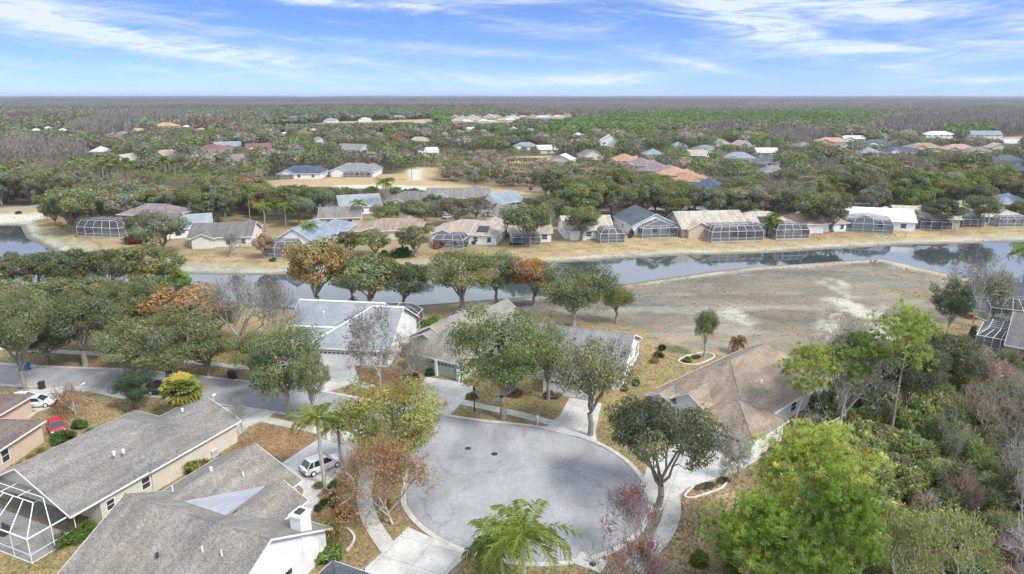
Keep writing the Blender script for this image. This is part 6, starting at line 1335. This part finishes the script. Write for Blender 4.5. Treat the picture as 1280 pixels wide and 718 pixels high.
scatter('fallen_leaves', 'brown and tan leaves fallen on lawns, beds and pavement', X, Y, np.where(paved(X, Y, 0), .10, .03), r_.uniform(.05, .12, len(X)), .1, np.array([[.46, .30, .18], [.40, .26, .15], [.50, .38, .25], [.32, .20, .13]])[r_.integers(0, 4, len(X))], True)
N = 5000; Y = r_.uniform(98, 182, N); X = r_.uniform(-12, 112, N); ok = (sdist(X, Y, BED) < 0) & (fbm(X*.6, Y*1.4, 9, 4, 61) > .50); X, Y = X[ok], Y[ok]; Z, _ = terrain_z(X, Y)
scatter('dry_weeds', 'low dead weeds and crusts on the dried lake bed', X, Y, Z, r_.uniform(.12, .35, len(X)), r_.uniform(.04, .18, len(X)), np.array([[.22, .17, .13], [.30, .24, .15], [.16, .15, .11], [.38, .33, .26]])[r_.integers(0, 4, len(X))])
N = 26000; Y = r_.uniform(120, 240, N); X = r_.uniform(-170, 190, N); d = sdist(X, Y, LAKE); ok = (d > .2) & (d < 16) & (fbm(X, Y, 7, 4, 63) > .47); X, Y = X[ok], Y[ok]; Z, _ = terrain_z(X, Y)
scatter('shore_weeds', 'tufts of tan and olive weeds along the banks of the lake', X, Y, Z, r_.uniform(.15, .4, len(X)), r_.uniform(.06, .22, len(X)), np.array([[.40, .29, .17], [.30, .26, .13], [.27, .23, .11], [.45, .38, .26]])[r_.integers(0, 4, len(X))])
# ------------------------------------------------------------ cars
def car(name, x, y, g, ang, paint, label, kind='suv', cat='car'):
    root = empty(name, (x, y, g), R(ang), label, cat)
    L, W = (4.6, 1.86) if kind == 'suv' else (4.6, 1.8); Hh = 1.62 if kind == 'suv' else 1.42
    # stations along the car: x, half width low, half width belt, z low, z belt
    bw = W/2; st = [(-L/2, .80, .78, .45, .80), (-L/2+.10, .90, .88, .30, .95), (-L/2+.5, .98, .95, .24, 1.0), (-1.2, 1, .96, .22, .98), (0, 1, .97, .22, .96), (.95, 1, .96, .22, .95), (1.5, .99, .93, .22, .92), (L/2-.35, .94, .86, .25, .82), (L/2-.08, .84, .74, .32, .68), (L/2, .72, .66, .42, .60)]
    if kind != 'suv': st = [(a, b_, c, d-.03, e-.08) for (a, b_, c, d, e) in st]
    V, F = [], []
    for (a, w0, w1, z0, z1) in st:
        w0 *= bw; w1 *= bw; ring = [(a, -w0*.92, z0), (a, -w0, z0+.12), (a, -w0*1.0, (z0+z1)/2), (a, -w1, z1-.04), (a, -w1*.86, z1+.02), (a, 0, z1+.05), (a, w1*.86, z1+.02), (a, w1, z1-.04), (a, w0*1.0, (z0+z1)/2), (a, w0, z0+.12), (a, w0*.92, z0)]
        V += ring
    n = 11
    for k in range(len(st)-1):
        for j in range(n): F.append((k*n+j, k*n+(j+1) % n, (k+1)*n+(j+1) % n, (k+1)*n+j))
    F.append(tuple(range(n))); F.append(tuple(range((len(st)-1)*n, len(st)*n))[::-1])
    me = bpy.data.meshes.new('body'); me.from_pydata(V, [], F); me.materials.append(paint); me.polygons.foreach_set('use_smooth', [True]*len(F)); link('body', me, root)
    # greenhouse: dark glass volume, painted pillars and roof
    zb = st[4][4]-.0; rz_ = Hh
    xb0, xb1, xt0, xt1 = (-L/2+.22, 1.25, -L/2+.75, .35) if kind == 'suv' else (-L/2+.55, 1.2, -1.25, .3)
    yb, yt = bw*.90, bw*.72
    g_ = MB(); g_.hexa([(xb0, -yb, zb), (xb1, -yb, zb), (xb1, yb, zb), (xb0, yb, zb)], [(xt0, -yt, rz_-.05), (xt1, -yt, rz_-.05), (xt1, yt, rz_-.05), (xt0, yt, rz_-.05)]); g_.build('window', M['glass'], root)
    r_ = MB(); r_.hexa([(xt0-.04, -yt-.03, rz_-.06), (xt1+.05, -yt-.03, rz_-.06), (xt1+.05, yt+.03, rz_-.06), (xt0-.04, yt+.03, rz_-.06)], [(xt0+.06, -yt+.06, rz_+.02), (xt1-.05, -yt+.06, rz_+.02), (xt1-.05, yt-.06, rz_+.02), (xt0+.06, yt-.06, rz_+.02)])
    for s in (-1, 1):
        for (u, v) in ((xb0, xt0), (xb1, xt1)): r_.bar((u, s*yb, zb), (v, s*yt, rz_-.04), .07)
        u = (xb0+xb1)/2-.1; r_.bar((u, s*(yb+.01), zb), (u-.05, s*(yt+.01), rz_-.04), .06)
        if kind == 'suv': r_.bar((xb0+.75, s*(yb+.01), zb), (xt0+.35, s*(yt+.01), rz_-.04), .1)
    r_.build('roof_panel', paint, root)
    wm_, rim = cached('wheel', lambda: wheel_mesh())
    for sx in (-L/2+.85, L/2-.9):
        for sy in (-1, 1):
            w = link('wheel', wm_, root, (sx, sy*(bw-.1), .33), (0, 0, 0 if sy < 0 else PI)); link('rim', rim, w)
    for sy in (-1, 1):
        b = MB(); b.hexa([(L/2-.42, sy*bw*.9-.02, .6), (L/2-.06, sy*bw*.56-.02, .58), (L/2-.06, sy*bw*.56+.1*-sy, .6), (L/2-.42, sy*bw*.7, .62)], [(L/2-.42, sy*bw*.9-.02, .79), (L/2-.1, sy*bw*.56, .72), (L/2-.1, sy*bw*.5, .73), (L/2-.42, sy*bw*.7, .82)]); b.build('headlight', M['frame'], root)
        b = MB(); b.box(-L/2-.01, -L/2+.12, min(sy*bw*.5, sy*bw*.86), max(sy*bw*.5, sy*bw*.86), .72, .86); b.build('tail_light', TAIL, root)
        b = MB(); b.box(.75, .95, min(sy*bw*.98, sy*bw*1.16), max(sy*bw*.98, sy*bw*1.16), .95, 1.08); b.build('wing_mirror', paint, root)
    b = MB(); b.box(-L/2-.02, -L/2+.06, -.26, .26, .50, .62); b.build('number_plate', M['white'], root)
    b = MB(); b.box(-L/2-.015, -L/2+.2, -bw*.8, bw*.8, .26, .42); b.box(L/2-.2, L/2+.005, -bw*.62, bw*.62, .3, .48); b.build('bumper', M['dark'], root)
    return root
def wheel_mesh():
    w = MB(); w.tube((0, -.12, 0), (0, .1, 0), .33, n=20); r_ = MB(); r_.tube((0, -.135, 0), (0, -.11, 0), .21, n=12)
    return w.mesh('wheel', M['rubber']), r_.mesh('rim', M['frame'])
TAIL = mat_flat('tail_light_red', (.4, .02, .02), .3, .05)
WHITE = car_paint('white_car_paint', (.80, .81, .82)); RED = car_paint('red_car_paint', (.42, .02, .025)); BLACK = car_paint('black_car_paint', (.025, .026, .03)); SILVER = car_paint('silver_car_paint', (.45, .46, .47)); GREYP = car_paint('grey_car_paint', (.12, .13, .14))
def car_at(px, py, ang, paint, label, kind='suv', g=.1, name='parked_car'):
    x, y = P(px, py, .6); return car(name, x, y, g, ang, paint, label, kind)
car_at(402, 581, 43, WHITE, 'white hatchback parked on the drive beside the slender palm')
car_at(46, 503, 10, WHITE, 'white saloon parked on the drive of the peach bungalow', 'saloon', .11)
car_at(30, 500, 10, WHITE, 'second white saloon, mostly hidden behind the white saloon at the peach bungalow', 'saloon', .11)
car_at(71, 533, -50, RED, 'red car standing between the peach bungalow and its shrubs', 'saloon', 0)
car_at(205, 487, -8, BLACK, 'black car parked at the kerb behind the yellow sabal palm', 'suv', .03)
for k, (px, py, p_, lb) in enumerate([(563, 266, WHITE, 'tiny white car on the drive of the second row house'), (598, 264, SILVER, 'tiny silver car right of the tiny white one'), (611, 268, GREYP, 'tiny dark grey car on the short side street'), (905, 262, BLACK, 'tiny black car behind the wide pool cage house'), (560, 271, SILVER, 'tiny silver car behind the cream hip-roofed house')]):
    car_at(px, py, 15*k, p_, lb, 'suv' if k % 2 else 'saloon', .05)
# ------------------------------------------------------------ street furniture and small things
def wheelie_bin(px, py, ang, mat, label):
    x, y = P(px, py); r = empty('wheelie_bin', (x, y, .03), R(ang), label, 'bin')
    b = MB(); b.hexa([(-.27, -.3, .08), (.27, -.3, .08), (.27, .3, .08), (-.27, .3, .08)], [(-.33, -.38, 1.05), (.33, -.38, 1.05), (.33, .38, 1.05), (-.33, .38, 1.05)]); b.build('body', mat, r)
    l = MB(); l.hexa([(-.36, -.42, 1.052), (.36, -.42, 1.052), (.36, .42, 1.052), (-.36, .42, 1.052)], [(-.33, -.38, 1.11), (.33, -.38, 1.11), (.33, .30, 1.17), (-.33, .30, 1.17)]); l.tube((-.33, .47, 1.07), (.33, .47, 1.07), .025); l.build('lid', mat, r)
    for s in (-1, 1): w = MB(); w.tube((s*.3-.04, .3, .14), (s*.3+.04, .3, .14), .14, n=14); w.build('wheel', M['rubber'], r)
wheelie_bin(53, 487, 10, M['dark'], 'black wheelie bin on the kerb beside the left-edge oak'); 
wheelie_bin(289, 473, 0, M['dark'], 'black wheelie bin under the oaks across the street, left of two'); wheelie_bin(293, 474, 8, M['dark'], 'black wheelie bin under the oaks across the street, right of two')
BLUE = mat_flat('blue_plastic', (.03, .16, .42), .5, .1)
wheelie_bin(364, 486, 0, BLUE, 'blue wheelie bin beside the green street oak trunk')
wheelie_bin(34, 463, 0, BLUE, 'blue wheelie bin seen through the left-edge oak')
def mailbox(px, py, label, ang=0):
    x, y = P(px, py); r = empty('mailbox', (x, y, 0), R(ang), label, 'mailbox')
    b = MB(); b.box(-.06, .06, -.06, .06, -.2, 1.15); b.box(-.035, .035, -.45, .1, .92, 1.0); b.build('post', M['white'], r)
    n = 8; ring = [(-.14, 0), (.14, 0)]+[(.14*math.cos(t), .12+.13*math.sin(t)) for t in np.linspace(0, PI, n)]
    m = MB(); m.hexa([(p[0], -.5, 1.1+p[1]) for p in ring], [(p[0], .12, 1.1+p[1]) for p in ring]); m.build('letter_box', M['white'], r)
    f = MB(); f.box(.15, .17, -.2, -.16, 1.15, 1.42); f.box(.15, .17, -.2, -.06, 1.34, 1.42); f.build('flag', TAIL, r)
mailbox(104, 491, 'white mailbox on the verge beside the crape myrtle', 170); mailbox(267, 505, 'white mailbox by the pale drive at the end of the long grey roof', 165); mailbox(672, 532, 'white mailbox on the verge before the blue-grey roofed bungalow', 0)
def lamp(px, py, pyt, label):
    x, y = P(px, py); v = (359-pyt)/FPX; t = y/(_c+v*_s); h = CAMH+t*(-_s+v*_c); r = empty('street_lamp', (x, y, 0), 0, label, 'street lamp')
    b = MB(); b.tube((0, 0, -.2), (0, 0, .5), .11, .09, n=10); b.tube((0, 0, .5), (0, 0, h-.5), .07, .05, n=10); b.build('post', M['blackmetal'], r)
    l = MB(); l.tube((0, 0, h-.5), (0, 0, h-.42), .1, .16, n=8); l.tube((0, 0, h-.42), (0, 0, h-.1), .13, .17, n=8); l.build('lantern', M['blackmetal'], r)
    c = MB(); c.tube((0, 0, h-.1), (0, 0, h+.06), .21, .04, n=8); c.build('lantern_cap', M['blackmetal'], r)
lamp(593, 514, 484, 'black lamp post on the verge in front of the green bungalow')
def pot(px, py):
    x, y = P(px, py); r = empty('flower_pot', (x, y, 0), 0, 'pale stone urn standing in the bed near the entrance path', 'flower pot')
    prof = [(.16, 0), (.2, .06), (.12, .14), (.26, .38), (.34, .62), (.38, .66), (.30, .66)]
    b = MB()
    for (a, c) in zip(prof, prof[1:]): b.tube((0, 0, a[1]), (0, 0, c[1]+1e-3), a[0], c[0], n=14, caps=False)
    b.build('urn', M['terracotta'], r); o = link('plant', SH['bush2'], r, (0, 0, .55), None, (.4, .4, .4)); o.color = (.1, .16, .05, 1)
pot(413, 617)
def edging(pts, label, w=.22, h=.16, closed=False):
    b = MB(); b.strip(smooth_line([P(*p) for p in pts], 6, closed), w, -.1, h, closed); return tag(b.build('bed_edging', M['edge']), label, 'bed edging')
edging([(412, 592), (424, 591), (436, 595), (443, 606), (441, 619), (432, 628), (422, 636), (419, 641)], 'pale curved stone edging round the bed by the white car')
edging([(426, 659), (436, 663), (443, 672), (440, 682), (433, 690)], 'pale curved stone edging below the rusty shrub')
edging([(848, 452), (858, 456), (872, 456), (886, 451), (893, 446), (886, 442), (874, 442), (858, 446)], 'pale ring edging of the island bed with the slim young oak', closed=True)
edging([(856, 621), (866, 623), (880, 619), (900, 612), (908, 604), (905, 597), (890, 600), (868, 609)], 'pale kerb ring round the long brown planting bed', closed=True)
edging([(35, 524), (47, 515), (62, 510)], 'straight white edging before the peach bungalow')
def rocks():
    rg = random.Random(4); b = bpy.data.meshes.new('rock')
    for k, (px, py) in enumerate([(62, 566), (56, 572), (48, 578), (12, 590), (20, 588), (30, 580)]):
        bm = bmesh.new(); bmesh.ops.create_icosphere(bm, subdivisions=2, radius=.3)
        for v in bm.verts: v.co *= rg.uniform(.8, 1.15); v.co.z *= .7
        me = bpy.data.meshes.new('rock'); bm.to_mesh(me); bm.free(); me.materials.append(M['stone']); x, y = P(px, py); tag(link('garden_rock', me, None, (x, y, .1)), 'grey garden rock, %s from the left in the bed along the peach wall' % {62: 'sixth', 56: 'fifth', 48: 'fourth', 12: 'first', 20: 'second', 30: 'third'}[px], 'rock', 'rocks along the peach wall')
import bmesh
rocks()
def drain(px, py):
    x, y = P(px, py); r = empty('storm_drain', (x, y, 0), R(-30), 'concrete storm drain inlet set into the kerb at the bottom of the circle', 'storm drain')
    b = MB(); b.box(-1.3, 1.3, -.9, .9, -.3, .13); b.build('slab', M['conc2'], r); c = MB(); c.box(-.9, .9, .905, .94, .0, .11); c.build('opening', M['dark'], r); d = MB(); d.tube((.3, -.2, .13), (.3, -.2, .15), .32, n=18); d.build('cover', M['blackmetal'], r)
drain(738, 704)
def utility(px, py, w, h, label, ang=0):
    x, y = P(px, py); r = empty('air_conditioner', (x, y, 0), R(ang), label, 'air conditioner'); b = MB(); b.box(-.45, .45, -.45, .45, -.1, .08); b.build('base', M['conc2'], r)
    b = MB(); b.box(-.38, .38, -.38, .38, .08, .85)
    b.build('casing', M['frame'], r); g_ = MB()
    for k in range(6): g_.box(-.395, .395, -.395, .395, .16+k*.11, .19+k*.11)
    g_.build('grille', M['dark'], r)
utility(266, 570, 1, 1, 'grey air conditioner on the grass beside the cream side wall', -23)
def bird(px, py, k):
    x, y = P(px, py, -.9); g = gz(x, y); rg = random.Random(k); V = [(-.42, 0, .42), (-.3, .0, .5), (0, 0, .52), (.22, 0, .5), (.34, 0, .74), (.40, 0, .86), (.54, 0, .84)]; Rr_ = [.03, .11, .16, .1, .045, .06, .02]
    b = MB()
    for (p, q, r0, r1) in zip(V, V[1:], Rr_, Rr_[1:]): b.tube(p, q, r0, r1, n=8)
    b.tube((.02, -.05, .42), (.03, -.05, 0), .018); b.tube((.02, .05, .42), (.03, .05, 0), .018)
    o = b.build('water_bird', M['dark'], None, (x, y, g), (0, 0, rg.uniform(0, 6))); tag(o, 'dark long-necked bird on the dry lake bed tip, %s from the left' % ['first', 'second', 'third', 'fourth'][{0: 0, 1: 1, 2: 2, 3: 3}[k]], 'bird', 'dark birds on the lake bed tip')
for k, (px, py) in enumerate([(1088, 331), (1092, 332), (1094, 330), (1133, 341)]): bird(px, py, k)
# ------------------------------------------------------------ the slightly hazy air
def haze():
    b = MB(); b.box(-16000, 16000, -120, 15200, -3.5, 62); m = bpy.data.materials.new('air'); m.use_nodes = True; nt = m.node_tree; nt.nodes.clear(); out = nt.nodes.new('ShaderNodeOutputMaterial'); v = nt.nodes.new('ShaderNodeVolumePrincipled')
    v.inputs['Color'].default_value = (.72, .80, .92, 1); v.inputs['Density'].default_value = .00008; v.inputs['Anisotropy'].default_value = .2; nt.links.new(v.outputs[0], out.inputs['Volume']); tag(b.build('haze', m), kind='stuff')
# ------------------------------------------------------------ labels that say which one, for the many trees and bushes
import re
def short_name(l):
    l = re.split(r', | on the far bank| beside | behind | among | between | right of | left of | below | above | at the | in the | next to | tucked | peeping | showing | before | by the | far off| in front | all ', l)[0].strip()
    return l
def name_the_many():
    LM = []
    for o in list(C.objects):
        l = o.get('label')
        if o.parent or not l or o.name in AUTO or o.get('group'): continue
        s = short_name(l); w = len(s.split())
        if 2 <= w <= 8: LM.append((*proj(o.location.x, o.location.y, 1.5), s))
    cnt = {}
    for m in LM: cnt[m[2]] = cnt.get(m[2], 0)+1
    LM = [m for m in LM if cnt[m[2]] == 1 and not m[2].startswith(('small', 'tiny'))]
    bucket = {}
    for nm, ph in AUTO.items():
        o = bpy.data.objects[nm]; px, py = proj(o.location.x, o.location.y, 1.5)
        q = min(LM, key=lambda m: (m[0]-px)**2+((m[1]-py)*2.2)**2); dx, dy = px-q[0], (py-q[1])*2.2
        rel = ('to the right of' if dx > 0 else 'to the left of') if abs(dx) > abs(dy) else ('in front of' if dy > 0 else 'behind')
        bucket.setdefault((ph, rel, q[2]), []).append((math.hypot(dx, dy), o))
    ORD = ['nearest one', 'second nearest', 'third nearest', 'fourth nearest', 'fifth nearest', 'sixth nearest', 'seventh nearest', 'eighth nearest', 'ninth nearest', 'tenth nearest']
    for (ph, rel, s), l in bucket.items():
        l.sort(key=lambda t: t[0])
        for k, (_, o) in enumerate(l):
            sfx = '' if len(l) == 1 else ', '+(ORD[k] if k < 10 else '%dth nearest' % (k+1))
            t = '%s %s the %s%s' % (ph, rel, s, sfx); art = 'the '
            if len(t.split()) > 16: t = '%s %s %s%s' % (ph, rel, s, sfx)
            if len(t.split()) > 16: t = t.replace('to the right of', 'right of').replace('to the left of', 'left of')
            o['label'] = t
name_the_many()
for o in C.objects:
    if not o.parent and o.get('label') and len(o['label'].split()) > 16: print('LONG', len(o['label'].split()), o.name, '|', o['label'])
if HAZE: haze()
